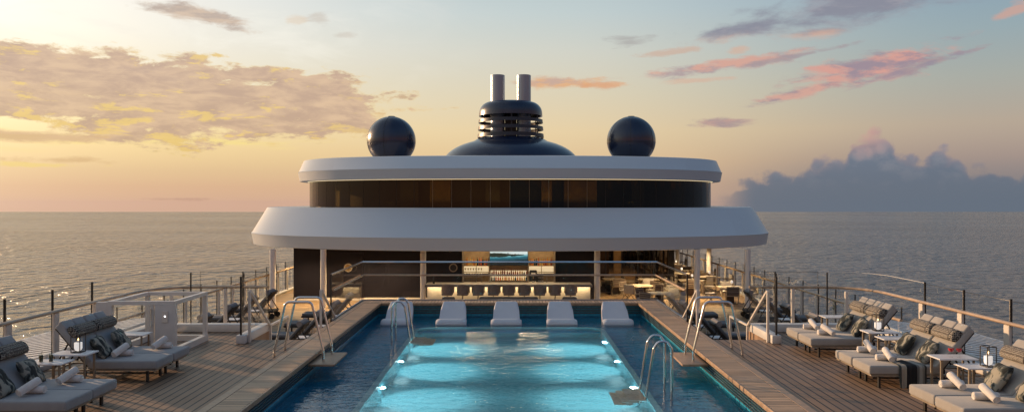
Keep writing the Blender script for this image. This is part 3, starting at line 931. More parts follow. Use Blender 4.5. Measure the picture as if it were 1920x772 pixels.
bm = NB(); box(bm, 0.30, HX+.05, -.055, .055, 0.14, HZ-.087); obj('door_pillar', bm, M['offwhite'], ge, smooth=0)
bm = NB(); box(bm, -HX-.30, -HX-.05, -.04, .06, 0.001, HZ-.02); obj('side_panel', bm, M['offwhite'], ge, smooth=0)
bm = NB()
tube(bm, [(0.235, -.09, 0.62), (0.235, -.09, 1.03)], 0.016, 8); tube(bm, [(0.235, -.09, 0.66), (0.235, -.03, 0.66)], 0.01, 6); tube(bm, [(0.235, -.09, 0.99), (0.235, -.03, 0.99)], 0.01, 6)
obj('handle', bm, M['steel'], ge)
bm = NB(); rbox(bm, 0.47, 0.60, -.075, -.057, 0.72, 0.98, 0.006, 1); pn = obj('call_panel', bm, M['cream'], ge)
bm = NB(); mt = Matrix.Translation((0.535, -.077, 0.86)) @ Matrix.Rotation(PI/2, 4, 'X'); lathe(bm, [(0, .006), (0.016, .004), (0.018, 0)], 12, mat=mt); obj('button_light', bm, M['indicator'], pn)
bm = NB(); box(bm, 0.20, 0.27, -.03, .03, 0.05, HZ-.088); obj('door_stile', bm, M['offwhite'], ge, smooth=0)
bm = NB(); box(bm, -HX+.05, 0.2, -.03, .03, 0.05, 0.13); obj('door_rail', bm, M['offwhite'], ge, smooth=0)
for (p, q) in (((-HX+.05, 0), (0.195, 0)), ((-HX+.05, DY), (HX-.05, DY)), ((HX, .06), (HX, DY-.05)), ((-HX, .06), (-HX, DY-.05))):
    bm = NB(); quad(bm, (p[0], p[1], .14), (q[0], q[1], .14), (q[0], q[1], HZ-.09), (p[0], p[1], HZ-.09)); obj('glass_panel', bm, M['glass'], ge, smooth=0)
# ------------------------------------------------------------------ the deck house with its two overhanging roofs
dh = thing('deck_house', 'two storey white ship superstructure with curved overhanging roofs and a dark glass storey', 'superstructure', (0,0,0))
OX = -0.02
def plan(W, yf, D, n, z, yb=80.0, N=220):
    """open front curve from left to right, then straight back; closed loop"""
    pts = []
    for i in range(N+1):
        a = PI*(i/N)            # 0..pi from +W to -W
        c, s = math.cos(a), math.sin(a)
        x = W*math.copysign(abs(c)**(2/n), c); y = D*(abs(s)**(2/n))
        pts.append((x+OX, yf+D-y, z))
    pts = [(W+OX, yb, z)] + pts + [(-W+OX, yb, z)]
    return pts
LW, LYF, LDp, LN = 13.12, 32.35, 8.0, 2.2
loops = [plan(LW-0.55, LYF+0.5, LDp, LN, 1.30), plan(LW-0.16, LYF+0.12, LDp, LN, 1.292), plan(LW-0.10, LYF+0.06, LDp, LN, 1.31), plan(LW-0.01, LYF+0.01, LDp, LN, 1.82), plan(LW, LYF, LDp, LN, 1.85), plan(LW-0.03, LYF+0.06, LDp, LN, 1.88),
         plan(LW-.37, LYF+2.55, LDp-1.0, LN+.3, 3.085), plan(LW-.45, LYF+2.68, LDp-1.0, LN+.3, 3.10), plan(LW-.6, LYF+2.85, LDp-1.0, LN+.3, 3.085)]
bm = NB(); loft(bm, loops, close=True, cap_last=True); obj('lower_roof', bm, M['white'], dh, smooth=12)
bm = NB(); bm.faces.new([bm.verts.new(p) for p in plan(LW-0.55, LYF+0.5, LDp, LN, 1.299)]); obj('soffit', bm, M['ceiling'], dh, smooth=0)
UW_, UYF, UD, UN = 11.51, 35.2, 8.0, 2.3
loops = [plan(UW_-0.75, UYF+0.8, UD, UN, 4.44), plan(UW_-0.13, UYF+0.12, UD, UN, 4.42), plan(UW_-0.08, UYF+0.07, UD, UN, 4.44), plan(UW_-.01, UYF+.01, UD, UN, 4.88), plan(UW_, UYF, UD, UN, 4.90), plan(UW_-.03, UYF+.04, UD, UN, 4.925),
         plan(UW_-0.17, UYF+1.25, UD-.6, UN+.2, 5.53), plan(UW_-0.26, UYF+1.45, UD-.6, UN+.2, 5.56)]
bm = NB(); loft(bm, loops, close=True, cap_last=True); obj('upper_roof', bm, M['white'], dh, smooth=12)
bm = NB(); bm.faces.new([bm.verts.new(p) for p in plan(UW_-0.75, UYF+0.8, UD, UN, 4.439)]); obj('soffit', bm, M['lounge_ceiling'], dh, smooth=0)
# light strip under the upper roof
sp = plan(UW_-0.42, UYF+0.45, UD, UN, 4.415)
bm = NB(); tube(bm, sp[1:-1], 0.012, 5); obj('light_strip', bm, M['cove_strip'], dh)
# upper glass storey, pane by pane
GW, GYF, GD = 11.12, 36.1, 8.0
gp = plan(GW, GYF, GD, UN, 0, N=240)[1:-1]
acc = [0]
for a, b in zip(gp, gp[1:]): acc.append(acc[-1]+math.dist(a, b))
tot = acc[-1]; npan = 34
def at_len(s):
    for i in range(len(acc)-1):
        if acc[i+1] >= s:
            k = (s-acc[i])/(acc[i+1]-acc[i]); return tuple(gp[i][j]*(1-k)+gp[i+1][j]*k for j in range(2))
    return gp[-1][:2]
for i in range(npan):
    s0 = tot*i/npan+0.012; s1 = tot*(i+1)/npan-0.012
    P = [at_len(s0+(s1-s0)*k/3) for k in range(4)]
    bm = NB(); vb = [bm.verts.new((p[0], p[1], 2.9)) for p in P]; vt = [bm.verts.new((p[0], p[1], 4.43)) for p in P]
    for k in range(3): bm.faces.new((vb[k], vb[k+1], vt[k+1], vt[k]))
    obj('window_pane', bm, M['glass_dark'], dh)
for i in range(npan+1):
    x, y = at_len(min(tot*i/npan, tot-1e-4)); bm = NB(); bar(bm, (x, y+.03, 2.95), (x, y+.03, 4.43), 0.02); obj('mullion', bm, M['bronze'] if 12 < i < 22 else M['black'], dh, smooth=0)
for s in (-1, 1):
    bm = NB(); quad(bm, (s*GW, 44.1, 2.9), (s*GW, 80, 2.9), (s*GW, 80, 4.43), (s*GW, 44.1, 4.43)); obj('window_pane', bm, M['glass_dark'], dh, smooth=0)
# what stands behind the panes: a dark core, amber painted for room light, coral slabs for orange reflections
bm = NB(); loft(bm, [plan(10.1, 37.6, 8.0, 2.3, 3.0, N=60), plan(10.1, 37.6, 8.0, 2.3, 4.42, N=60)], close=True); obj('core_wall', bm, M['interior'], dh)
bm = NB(); bm.faces.new([bm.verts.new(p) for p in plan(11.0, 36.3, 8.0, UN, 3.102)]); obj('floor', bm, M['interior'], dh, smooth=0)
bm = NB(); box(bm, -11.0, 11.0, 43.4, 43.5, 3.11, 4.43); obj('partition', bm, M['interior'], dh, smooth=0)
for (x0, x1, y, mt) in ((-3.9, -2.9, 37.5, 'amber_glow'), (2.6, 4.2, 37.55, 'amber_glow'), (1.5, 2.0, 37.3, 'amber_glow'), (-5.4, -4.5, 37.9, 'gutter'), (-1.2, -.5, 37.3, 'gutter'), (6.0, 6.6, 38.1, 'gutter')):
    bm = NB(); box(bm, x0, x1, y, y+.1, 3.11, 4.40); obj('room_panel', bm, M[mt], dh, smooth=0)
for (x, y, w_) in ((-10.72, 42.3, .6), (-10.5, 41.4, .35), (-10.25, 40.8, .3), (-10.8, 43.6, .6)):
    bm = NB(); rbox(bm, x-.04, x+.04, y-w_/2, y+w_/2, 3.11, 4.38, 0.02, 1); obj('reflection_slab', bm, M['coral'], dh)
# bow-facing wall of the lower storey
bm = NB()
box(bm, -10.2, -2.24, 36.4, 36.6, LD, 1.296)
box(bm, 2.12, 4.0, 36.4, 36.6, LD, 1.296)
box(bm, -10.2, -10.0, 36.61, 80, LD, 1.295)
obj('dark_wall', bm, M['wall_dark'], dh, smooth=0)
bm = NB(); box(bm, -10.15, -2.3, 36.372, 36.398, LD+.002, LD+.12); obj('skirting', bm, M['cream'], dh, smooth=0)
# door with round window on the left, another behind the bar
for (x0, x1, px_) in ((-8.02, -6.9, -7.62), (-3.1, -2.3, -2.68)):
    bm = NB(); box(bm, x0, x1, 36.34, 36.398, LD+.12, 0.95); dr = obj('door', bm, M['wall_dark'], dh, smooth=0)
    mt = Matrix.Translation((px_, 36.338, 0.28)) @ Matrix.Rotation(PI/2, 4, 'X')
    bm = NB(); lathe(bm, [(0.15, 0.0), (0.15, 0.02), (0.20, 0.02), (0.20, 0.0)], 28, mat=mt); obj('porthole_ring', bm, M['bronze'], dr)
    bm = NB(); lathe(bm, [(0, 0.005), (0.15, 0.005)], 28, mat=mt); obj('porthole_glass', bm, M['amber_glow'] if px_ < -5 else M['black'], dr)
# columns
for x in (-10.42, -8.2, -3.82, 3.82, 8.2, 10.42):
    bm = NB(); lathe(bm, [(0.13, LD), (0.13, 1.297)], 28, (x, 33.95, 0)); cl = obj('column', bm, M['column'], dh)
for s in (-1, 1):
    for y in (42.0, 50.0, 58.0):
        bm = NB(); lathe(bm, [(0.13, LD), (0.13, 1.297)], 20, (s*10.78, y, 0)); obj('column', bm, M['column'], dh)
# glazed restaurant front on the right, set back, and its long side
def shop(p, q, n):
    for k in range(n):
        a = [p[j]+(q[j]-p[j])*(k+.02)/n for j in (0, 1)]; b = [p[j]+(q[j]-p[j])*(k+.98)/n for j in (0, 1)]
        bm = NB(); quad(bm, (a[0], a[1], LD+.1), (b[0], b[1], LD+.1), (b[0], b[1], 1.29), (a[0], a[1], 1.29)); obj('shop_window', bm, M['glass_shop'], dh, smooth=0)
        bm = NB(); bar(bm, (p[0]+(q[0]-p[0])*k/n, p[1]+(q[1]-p[1])*k/n, LD), (p[0]+(q[0]-p[0])*k/n, p[1]+(q[1]-p[1])*k/n, 1.29), 0.07); obj('window_post', bm, M['black'], dh, smooth=0)
shop((4.1, 40.0), (8.25, 40.0), 5); shop((8.3, 40.0), (8.3, 76.0), 18)
bm = NB(); box(bm, 8.15, 8.45, 39.85, 40.15, LD, 1.295); obj('corner_post', bm, M['black'], dh, smooth=0)
bm = NB(); box(bm, 4.0, 4.2, 36.61, 40.0, LD, 1.295); obj('recess_wall', bm, M['wall_dark'], dh, smooth=0)
bm = NB(); box(bm, 3.0, 3.2, 40.05, 78, LD, 1.29); box(bm, 3.2, 8.2, 78, 78.2, LD, 1.29); obj('inner_wall', bm, M['interior'], dh, smooth=0)
for k in range(9):
    y = 42+3.7*k; x = 4.0+(k % 3)*1.3
    bm = NB(); box(bm, x, x+.5, y, y+.35, LD+.01, 1.28); obj('inner_pillar', bm, M['pedestal'] if k % 2 else M['backbar'], dh, smooth=0)
lamp('AREA', 'restaurant_lamp', (6.0, 46.0, 1.25), 160, (1.0, 0.70, 0.38), (3.0, 10.0), aim=(6.0, 46.0, -2))
lamp('AREA', 'lounge_lamp', (0, 36.9, 3.35), 34, (1.0, 0.66, 0.22), (12.0, 0.12), aim=(0, 36.95, 4.4))
# down lights in the soffit
for (x, y) in ((-9.3, 34.8), (-7.0, 34.9), (-5.4, 34.9), (5.6, 35.2), (7.2, 36.6), (9.6, 36.0), (9.8, 41.0), (9.8, 47.0), (-10.9, 40)):
    bm = NB(); lathe(bm, [(0, 1.285), (0.07, 1.285), (0.08, 1.2975)], 14, (x, y, 0)); obj('downlight', bm, M['downlight'], dh)
    lamp('SPOT', 'soffit_spot', (x, y, 1.26), 420, (1.0, 0.70, 0.36), 0.05, aim=(x, y, -2), spot=(140, 0.6))

# ------------------------------------------------------------------ funnel, pipes and radomes
fn = thing('funnel', 'navy blue funnel with three open rings on a low dome and two steel pipes', 'funnel', (0.0, 48.0, 5.56))
bm = NB(); prof = [(4.25, 0.0)]
for k in range(1, 15):
    a = k/15*PI/2*0.93; prof.append((4.25*math.cos(a)**0.82, 0.02+1.70*math.sin(a)))
prof += [(2.0, 1.72), (0, 1.72)]
prof = [p for p in prof if p[0] >= 2.0 or p[0] == 0]
lathe(bm, prof, 72); obj('dome', bm, M['navy'], fn, smooth=40)
for z0, z1, r in ((1.76, 1.98, 2.06), (2.22, 2.42, 2.03), (2.66, 2.86, 2.0)):
    bm = NB(); lathe(bm, [(r-.09, z0+.02), (r, z0), (r-.02, z1), (r-.10, z1-.02), (r-.09, z0+.02)], 64); obj('ring', bm, M['navy_matt'], fn, smooth=30)
bm = NB(); prof = [(1.88, 3.10), (1.97, 3.08), (1.96, 3.25)]
for k in range(1, 9):
    a = k/8*PI/2; prof.append((1.28+0.68*math.cos(a), 3.25+0.70*math.sin(a)))
prof += [(0, 3.95)]
lathe(bm, prof, 64); obj('cap', bm, M['navy'], fn, smooth=40)
for k in range(6):
    a = k*PI/3+.55
    x, y = 1.86*math.cos(a), 1.86*math.sin(a); bm = NB(); bar(bm, (x, y, 1.70), (x, y, 3.2), 0.07); obj('ring_strut', bm, M['navy_matt'], fn, smooth=0)
bm = NB(); rbox(bm, -0.36, 0.36, 0.0, 0.9, 1.7, 3.2, 0.03, 1); obj('vent_box', bm, M['black'], fn)
for x in (-0.81, 0.81):
    bm = NB(); lathe(bm, [(0.44, 1.68), (0.44, 5.62), (0.425, 5.635), (0.40, 5.62), (0.40, 4.6), (0, 4.6)], 40, (x, 0, 0)); p_ = obj('exhaust_pipe', bm, M['pipe'], fn)
    pass
def radome(x, label):
    rd = thing('radome', label, 'radome', (x, 46.0, 5.56), group='radomes on the roof')
    bm = NB(); r = 1.44; prof = []
    for k in range(0, 29):
        a = -1.15+(PI/2+1.15)*k/28
        prof.append((r*math.cos(a) if k < 28 else 0, 1.42+r*math.sin(a)))
    lathe(bm, [(0, prof[0][1])]+prof, 48); sh = obj('shell', bm, M['navy'], rd, smooth=60)
    bm = NB()
    for zz in (1.28,):
        rr = math.sqrt(r*r-(zz-1.42)**2)+.002; tube(bm, [(rr*math.cos(2*PI*k/48), rr*math.sin(2*PI*k/48), zz) for k in range(48)], 0.009, 5, closed=True)
    for k in range(6):
        a = k*PI/3+.35; tube(bm, [((r+.002)*math.cos(b)*math.cos(a), (r+.002)*math.cos(b)*math.sin(a), 1.42+(r+.002)*math.sin(b)) for b in [-1.0+j*2.45/22 for j in range(23)]], 0.009, 5)
    obj('seam', bm, M['black'], sh)
    bm = NB(); lathe(bm, [(0.75, -0.01), (0.75, 0.16), (0.6, 0.16)], 32); obj('base', bm, M['navy_matt'], rd)
    bm = NB(); lathe(bm, [(0.22, 2.84), (0.20, 2.88), (0, 2.885)], 20); obj('top_cap', bm, M['navy_matt'], rd)
radome(-7.09, 'dark navy radar dome on the roof, to the left of the funnel')
radome(7.17, 'dark navy radar dome on the roof, to the right of the funnel')

# ------------------------------------------------------------------ bar
bc = thing('bar_counter', 'long pale stone bar counter lit from under its top', 'bar counter', (-0.06, 33.4, LD))
bm = NB(); box(bm, -3.52, 3.52, 0, 0.55, 0.0, 0.93); obj('front', bm, M['stone'], bc, smooth=0)
bm = NB(); rbox(bm, -3.60, 3.60, -0.22, 0.72, 0.96, 1.06, 0.01, 1); obj('counter_top', bm, M['taupe'], bc)
bm = NB(); rbox(bm, -3.58, 3.58, -0.20, 0.70, 1.062, 1.076, 0.004, 1); obj('worktop', bm, M['stone'], bc)
bm = NB(); box(bm, -3.5, 3.5, -0.07, -0.03, 0.932, 0.957); obj('light_strip', bm, M['warm_strip'], bc, smooth=0)
lamp('AREA', 'counter_strip_lamp', (-0.06, 33.25, LD+0.93), 30, (1.0, 0.74, 0.42), (7.0, 0.05), aim=(-0.06, 33.52, LD+0.1))
bb = thing('back_bar', 'lit oak back bar with shelves of bottles and glasses behind the counter', 'back bar', (-0.06, 36.0, LD))
BXL, BXR = -2.15, 2.13
bm = NB(); box(bm, BXL, BXR, 0.36, 0.40, 0, 2.54); obj('back_panel', bm, M['backbar'], bb, smooth=0)
def bbx(nm, mt, *a):
    bm = NB(); box(bm, *a); return obj(nm, bm, M[mt], bb, smooth=0)
for x in (BXL, -0.92, 0.90, BXR): bbx('upright', 'bronze', x-.03, x+.03, 0.0, 0.36, 0, 2.53)
bbx('work_counter', 'stone', BXL+.03, BXR-.03, -0.12, 0.355, 0.74, 0.87)
bbx('cabinet', 'taupe', BXL+.03, BXR-.03, 0.0, 0.35, 0.0, 0.738)
for (a, b) in ((BXL+.03, -0.95), (0.93, BXR-.03)):
    bbx('shelf', 'bronze', a, b, 0.02, 0.355, 1.62, 1.65); bbx('shelf', 'bronze', a, b, 0.05, 0.355, 1.32, 1.34)
    bbx('glow_panel', 'bar_glow', a+.01, b-.01, 0.345, 0.356, 1.345, 1.615)
    bbx('light_strip', 'warm_strip', a+.02, b-.02, 0.06, 0.08, 1.605, 1.618)
    bbx('light_strip', 'warm_strip', a+.02, b-.02, 0.06, 0.08, 1.305, 1.318)
    m = (a+b)/2; bbx('divider', 'bronze', m-.012, m+.012, 0.03, 0.354, 0.872, 1.617)
bbx('shelf', 'bronze', -0.89, 0.87, 0.08, 0.355, 0.93, 0.95); bbx('shelf', 'bronze', -0.89, 0.87, 0.20, 0.355, 1.15, 1.165)
bbx('glow_panel', 'bar_glow', -0.86, 0.84, 0.345, 0.357, 0.955, 1.40)
lamp('AREA', 'back_bar_lamp', (-0.06, 35.6, LD+2.48), 26, (1.0, 0.72, 0.40), (4.2, 0.15), aim=(-0.06, 36.2, LD+0.9))
lamp('AREA', 'bar_top_lamp', (-0.06, 34.9, LD+2.5), 60, (1.0, 0.74, 0.44), (5.0, 0.2), aim=(-0.06, 33.7, LD+0.9))
# screen
tv = thing('television', 'flat screen showing a teal sea below dark headlands and a pale sky', 'screen', (-0.07, 35.93, LD+1.81))
bm = NB(); rbox(bm, -0.90, 0.90, 0.0, 0.06, -0.145, 0.535, 0.008, 1); obj('case', bm, M['black'], tv)
m, g, b = material('screen_picture')
Sx = g.sep(g.objco()); xx, zz = Sx[0], Sx[2]
nn = g.noise(g.xyz(g.mul(xx, 2.2), g.mul(zz, 7), 1.0), 1.6, 5, 0.6)
zzn = g.add(zz, g.add(g.mul(g.sub(nn, 0.5), 0.12), g.mul(xx, -0.05)))
land = g.ss(g.add(g.sub(g.M('ABSOLUTE', g.sub(zz, 0.34)), 0.07), g.add(g.mul(g.M('MAXIMUM', xx, -0.1), 0.10), g.mul(g.sub(nn, .5), .25))), 0.02, -0.01)
pic = g.ramp(g.ss(zzn, -0.13, 0.53, 0, 1, False), [(0, lin(8,14,18)), (0.22, lin(14,30,36)), (0.36, lin(18,70,84)), (0.52, lin(30,110,128)), (0.66, lin(120,190,198)), (0.76, lin(232,244,240)), (1, lin(206,226,224))])
pic = g.mix(land, pic, lin(26,44,38))
g.put(b.inputs['Emission Color'], pic); b.inputs['Emission Strength'].default_value = 0.85; b.inputs['Base Color'].default_value = (0.01,0.01,0.01,1); b.inputs['Roughness'].default_value = 0.2
bm = NB(); box(bm, -0.875, 0.875, -0.004, -0.001, -0.125, 0.515); obj('display', bm, m, tv, smooth=0)
# bottles
def bottle_proto(mat, h=0.30, r=0.037):
    bm = NB(); lathe(bm, [(0, 0), (r, 0.0), (r, h*.58), (r*.75, h*.68), (r*.33, h*.76), (r*.33, h*.97), (r*.4, h*.97), (r*.4, h), (0, h)], 10)
    return obj('bottle', bm, mat)
cols = [((0.55,0.20,0.03),'amber'), ((0.30,0.05,0.015),'red brown'), ((0.62,0.40,0.12),'golden'), ((0.012,0.014,0.012),'black'), ((0.45,0.10,0.04),'rust coloured')]
bmat = [simple('bottle_'+n.replace(' ', '_'), c, 0.12, var=0.1) for c, n in cols]
prot = [None]*5
def put_bottle(k, x, y, z, where, h=0.30):
    if prot[k] is None:
        o = bottle_proto(bmat[k]); prot[k] = o
    else:
        o = prot[k].copy(); COL.objects.link(o)
    o.location = (x, y, z); o.scale = (1, 1, h/0.30)
    tag(o, f'{cols[k][1]} bottle {where}', 'bottle', f'{cols[k][1]} bottles {where}')
rb = random.Random(3)
for side, (a, b) in (('left', (-2.02, -1.03)), ('right', (0.88, 1.92))):
    for i in range(13):
        put_bottle(rb.choice([0,0,1,2,3,4]), a+(b-a)*i/12+rb.uniform(-.01,.01), 36.12+rb.uniform(-.02,.04), LD+1.651, f'on the upper {side} shelf of the back bar', rb.uniform(.26,.40))
for row, (yy, zz, nm) in enumerate(((36.14, LD+0.951, 'lower'), (36.28, LD+1.166, 'upper'))):
    for i in range(17):
        put_bottle(rb.choice([0,1,2,3,4,0]), -0.86+1.62*i/16+rb.uniform(-.012,.012), yy, zz, f'in the {nm} row below the screen', rb.uniform(.19,.22) if row == 0 else rb.uniform(.20,.34))
# glasses hanging in rows and standing, taps, coffee machine
gp_ = None
for r_, zz in enumerate((1.341, 1.12)):
    for i in range(7):
        if gp_ is None:
            bm = NB(); lathe(bm, [(0.028, 0), (0.03, 0.003), (0.004, 0.01), (0.004, .08), (0.03, .11), (0.036, .15), (0.03, .19)], 10); gp_ = obj('wine_glass', bm, M['cup_white']); o = gp_
        else: o = gp_.copy(); COL.objects.link(o)
        o.location = (-2.10+0.125*i, 36.2, LD+zz)
        tag(o, 'small stemmed glass in the rows at the left end of the back bar', 'glass', 'stemmed glasses in rows at the left end of the back bar')
bm = NB(); box(bm, -2.10, -1.3, 0.12, 0.35, 1.10, 1.116); obj('shelf', bm, M['bronze'], bb, smooth=0)
for x, lb in ((-1.27, 'bronze beer tap with a cross bar left of the bottles'), (1.75, 'bronze beer tap with a cross bar right of the coffee machine')):
    tp = thing('beer_tap', lb, 'tap', (x-.06, 35.95, LD+.871))
    bm = NB(); lathe(bm, [(0.05, 0), (0.05, .02), (0.025, .03), (0.025, .36)], 12); obj('stem', bm, M['bronze'], tp)
    bm = NB(); tube(bm, [(-.17, 0, .36), (.17, 0, .36)], .022, 8); obj('cross_bar', bm, M['bronze'], tp)
cmch = thing('coffee_machine', 'black coffee machine with a lit front on the back counter', 'coffee machine', (1.07, 35.95, LD+.871))
bm = NB(); rbox(bm, -.17, .17, -.0, .36, 0, .56, .02, 2); obj('body', bm, M['black'], cmch)
bm = NB(); box(bm, -.10, .10, -.006, -.001, .34, .46); obj('display', bm, M['cup_white'], cmch, smooth=0)
bm = NB(); tube(bm, [(0, -.03, .18), (0, -.03, .30)], .03, 8); obj('spout', bm, M['steel'], cmch)
bm = NB(); rbox(bm, -.15, .15, -.05, .0, 0, .05, .01, 1); obj('drip_tray', bm, M['steel'], cmch)
gl = thing('glass_rack', 'dark rack of stacked cups beside the coffee machine', 'rack', (1.42, 36.0, LD+.871))
for k in range(3):
    bm = NB(); rbox(bm, -.13, .13, 0, .25, k*.16, k*.16+.02, .004, 1); obj('tray', bm, M['black'], gl)
    bm = NB()
    for i in range(4): lathe(bm, [(.022, 0), (.03, .07), (.0, .07)], 8, (-.095+.063*i, .1, k*.16+.021))
    obj('cups', bm, M['cup_white'], gl)
o = bottle_proto(bmat[3], 0.34, 0.045); o.location = (-3.32, 33.6, LD+1.077); tag(o, 'dark wine bottle standing on the left end of the bar counter', 'bottle')
# bar stools
def stool():
    t_ = thing('bar_stool', '', 'bar stool', (0,0,0), group='brown stools along the bar')
    bm = NB(); lathe(bm, [(0, 0), (.22, 0), (.22, .015), (.05, .03), (.028, .05), (.028, .66), (0, .66)], 20); obj('pedestal', bm, M['bronze'], t_)
    bm = NB(); rbox(bm, -.23, .23, -.16, .24, .66, .75, .03, 3); obj('seat', bm, M['stool'], t_)
    bm = NB(); n = 12; loops = []
    for i in range(n+1):
        a = PI*(1+i/n); x, y = .26*math.cos(a), .20+.30*math.sin(a)*1.25
        ix, iy = .215*math.cos(a), .20+.25*math.sin(a)*1.25
        hi = 1.13-.10*abs(math.cos(a))**3
        loops.append([(x, y, .74), (x*1.03, y*1.03-.006, hi), (ix, iy, hi), (ix, iy, .74)])
    loft(bm, loops, close=True, cap_first=True, cap_last=True); obj('backrest', bm, M['stool'], t_, smooth=50)
    bm = NB()
    for s in (-1, 1): tube(bm, [(s*.27, .20, .74), (s*.27, .22, 1.0), (s*.25, .10, 1.03)], .014, 6)
    obj('arm', bm, M['bronze'], t_)
    bm = NB(); tube(bm, [(.16*math.cos(2*PI*k/20), .16*math.sin(2*PI*k/20), .24) for k in range(20)], .011, 5, closed=True); obj('foot_ring', bm, M['bronze'], t_)
    return t_
WORD = ['first', 'second', 'third', 'fourth', 'fifth', 'sixth', 'seventh', 'eighth', 'ninth']
s0 = stool()
for i in range(9):
    x = -2.67+i*0.655
    rz = random.uniform(-.12, .12)
    lb = f'brown bar stool with a wrap-round back, {WORD[i]} from the left along the bar'
    if i == 0: s0.location = (x, 32.85, LD); s0.rotation_euler = (0,0,rz); s0['label'] = lb
    else: dup(s0, (x, 32.85, LD), rz, lb)
# low seats behind the pool end
def low_seat(x, wdt, label, name='lounge_chair', cat='armchair'):
    t_ = thing(name, label, cat, (x, 29.6, LD), group='low seats between pool and bar')
    bm = NB(); rbox(bm, -wdt/2, wdt/2, 0, .75, .18, .45, .05, 3); obj('seat', bm, M['sofa'], t_)
    bm = NB(); rbox(bm, -wdt/2, wdt/2, -.16, .05, .20, 1.0, .06, 3); obj('backrest', bm, M['sofa'], t_)
    for sx in (-1, 1):
        for y in (.02, .65):
            bm = NB(); bar(bm, (sx*(wdt/2-.08), y, .0), (sx*(wdt/2-.08), y, .2), .04); obj('leg', bm, M['black'], t_, smooth=0)
low_seat(-2.35, .5, 'narrow armchair back above the coping, left of the sofa')
low_seat(-0.05, 2.25, 'long dark sofa back above the coping in front of the bar stools', 'sofa', 'sofa')
low_seat(2.28, .55, 'narrow armchair back above the coping, right of the sofa')
# ------------------------------------------------------------------ grey sun loungers on the pool deck
W2 = 0.375
def crowned(bm, x0, x1, y0, y1, z0, z1, r=0.035, mat=None, puff=0.012):
    """upholstered slab: bevelled box with a faintly domed top"""
    t = NB(); nx, ny = 14, 8
    box(t, x0, x1, y0, y1, z0, z1)
    bmesh.ops.bevel(t, geom=list(t.edges), offset=r, segments=3, profile=0.5, affect='EDGES')
    merge(bm, t, mat)
BA = R(50)
def lounger(s):
    cm = M['cushion'] if s > 0 else M['cushion_l']
    t_ = thing('sun_lounger', '', 'sun lounger', (0,0,0), group='grey sun loungers on the pool deck')
    X = lambda a, b: sorted((s*a, s*b))
    bm = NB()
    for y in (-1, 1):
        a, b = X(0.03, 2.02); box(bm, a, b, *sorted((y*0.30, y*0.365)), 0.222, 0.250)
    for x in (0.03, 0.9, 1.92):
        a, b = X(x, x+.06); box(bm, a, b, -0.299, 0.299, 0.221, 0.249)
    obj('frame', bm, M['bronze'], t_, smooth=0)
    for x in (0.20, 1.66):
        for y in (-0.27, 0.27):
            bm = NB(); a, b = X(x, x+.035); box(bm, a, b, y-.03, y+.03, 0.0, 0.221); obj('leg', bm, M['black'], t_, smooth=0)
    bm = NB(); a, b = X(0.22, 1.68); box(bm, a, b, -.012, .012, 0.10, .125); obj('stretcher', bm, M['black'], t_, smooth=0)
    bm = NB(); a, b = X(0.0, 1.30); rbox(bm, a, b, -W2, W2, 0.252, 0.415, 0.034, 4); obj('seat_cushion', bm, cm, t_)
    # backrest, built flat then raised about its hinge
    hinge = Matrix.Translation((s*1.30, 0, 0.27)) @ Matrix.Rotation(-s*BA, 4, 'Y')
    bm = NB(); a, b = X(0.02, 0.98); rbox(bm, a, b, -W2, W2, 0.03, 0.165, 0.034, 4, mat=hinge); bc_ = obj('back_cushion', bm, cm, t_)
    bm = NB(); a, b = X(0.0, 0.96); rbox(bm, a, b, -W2+.03, W2-.03, 0.002, 0.028, 0.006, 1, mat=hinge); obj('back_board', bm, M['black'], t_)
    for y in (-.25, .25):
        bm = NB(); p = hinge @ Vector((s*0.62, y, 0.0)); bar(bm, p, (s*1.98, y, 0.24), .025); obj('back_strut', bm, M['black'], t_, smooth=0)
    # bolster folded over the top, with two straps
    for y0, y1 in ((-W2+.005, -.01), (.01, W2-.005)):
        bm = NB(); a, b = X(0.80, 1.00); rbox(bm, a, b, y0, y1, 0.11, 0.195, 0.035, 4, mat=hinge); obj('bolster', bm, cm, t_)
    bm = NB(); n = 20
    c = hinge @ Vector((s*0.70, 0, 0.225)); ax = hinge.to_3x3() @ Vector((1,0,0)); az_ = hinge.to_3x3() @ Vector((0,0,1))
    def rollm(bm, y0, y1):
        loops = []
        for (y, k) in ((y0, .80), (y0+.012, .95), (y0+.03, 1.0), (y1-.03, 1.0), (y1-.012, .95), (y1, .80)):
            lp = []
            for i in range(n):
                a = 2*PI*i/n
                p = c + ax*math.cos(a)*0.122*k + az_*math.sin(a)*0.078*k; lp.append((p.x, y, p.z))
            loops.append(lp)
        loft(bm, loops, cap_first=True, cap_last=True)
    rollm(bm, -W2+.135, W2-.01); rl = obj('head_roll', bm, M['knit'], t_, smooth=60)
    bm = NB(); rollm(bm, -W2+.005, -W2+.132); obj('roll_band', bm, M['knit_band'], rl, smooth=60)
    return t_

def pillow():
    bm = NB(); N = 14; h = .225
    def P(i, j, sg):
        u_ = i/N*2-1; v_ = j/N*2-1
        k = max(0, (1-u_**4))*max(0, (1-v_**4))
        z = .085*k**.5*sg
        pin = 1-.05*(1-abs(u_))*abs(v_)**3 - .0
        return Vector((u_*h*(1-.06*(1-v_*v_)*0+.03*abs(u_*v_)), v_*h*(1+.03*abs(u_*v_)), z+.012*math.sin(5*u_+3*v_)*k))
    g1 = [[bm.verts.new(P(i, j, 1)) for j in range(N+1)] for i in range(N+1)]
    g2 = [[(g1[i][j] if i in (0, N) or j in (0, N) else bm.verts.new(P(i, j, -1))) for j in range(N+1)] for i in range(N+1)]
    for i in range(N):
        for j in range(N):
            bm.faces.new((g1[i][j], g1[i+1][j], g1[i+1][j+1], g1[i][j+1]))
            bm.faces.new((g2[i][j+1], g2[i+1][j+1], g2[i+1][j], g2[i][j]))
    return obj('pillow', bm, M['camo'], smooth=180)

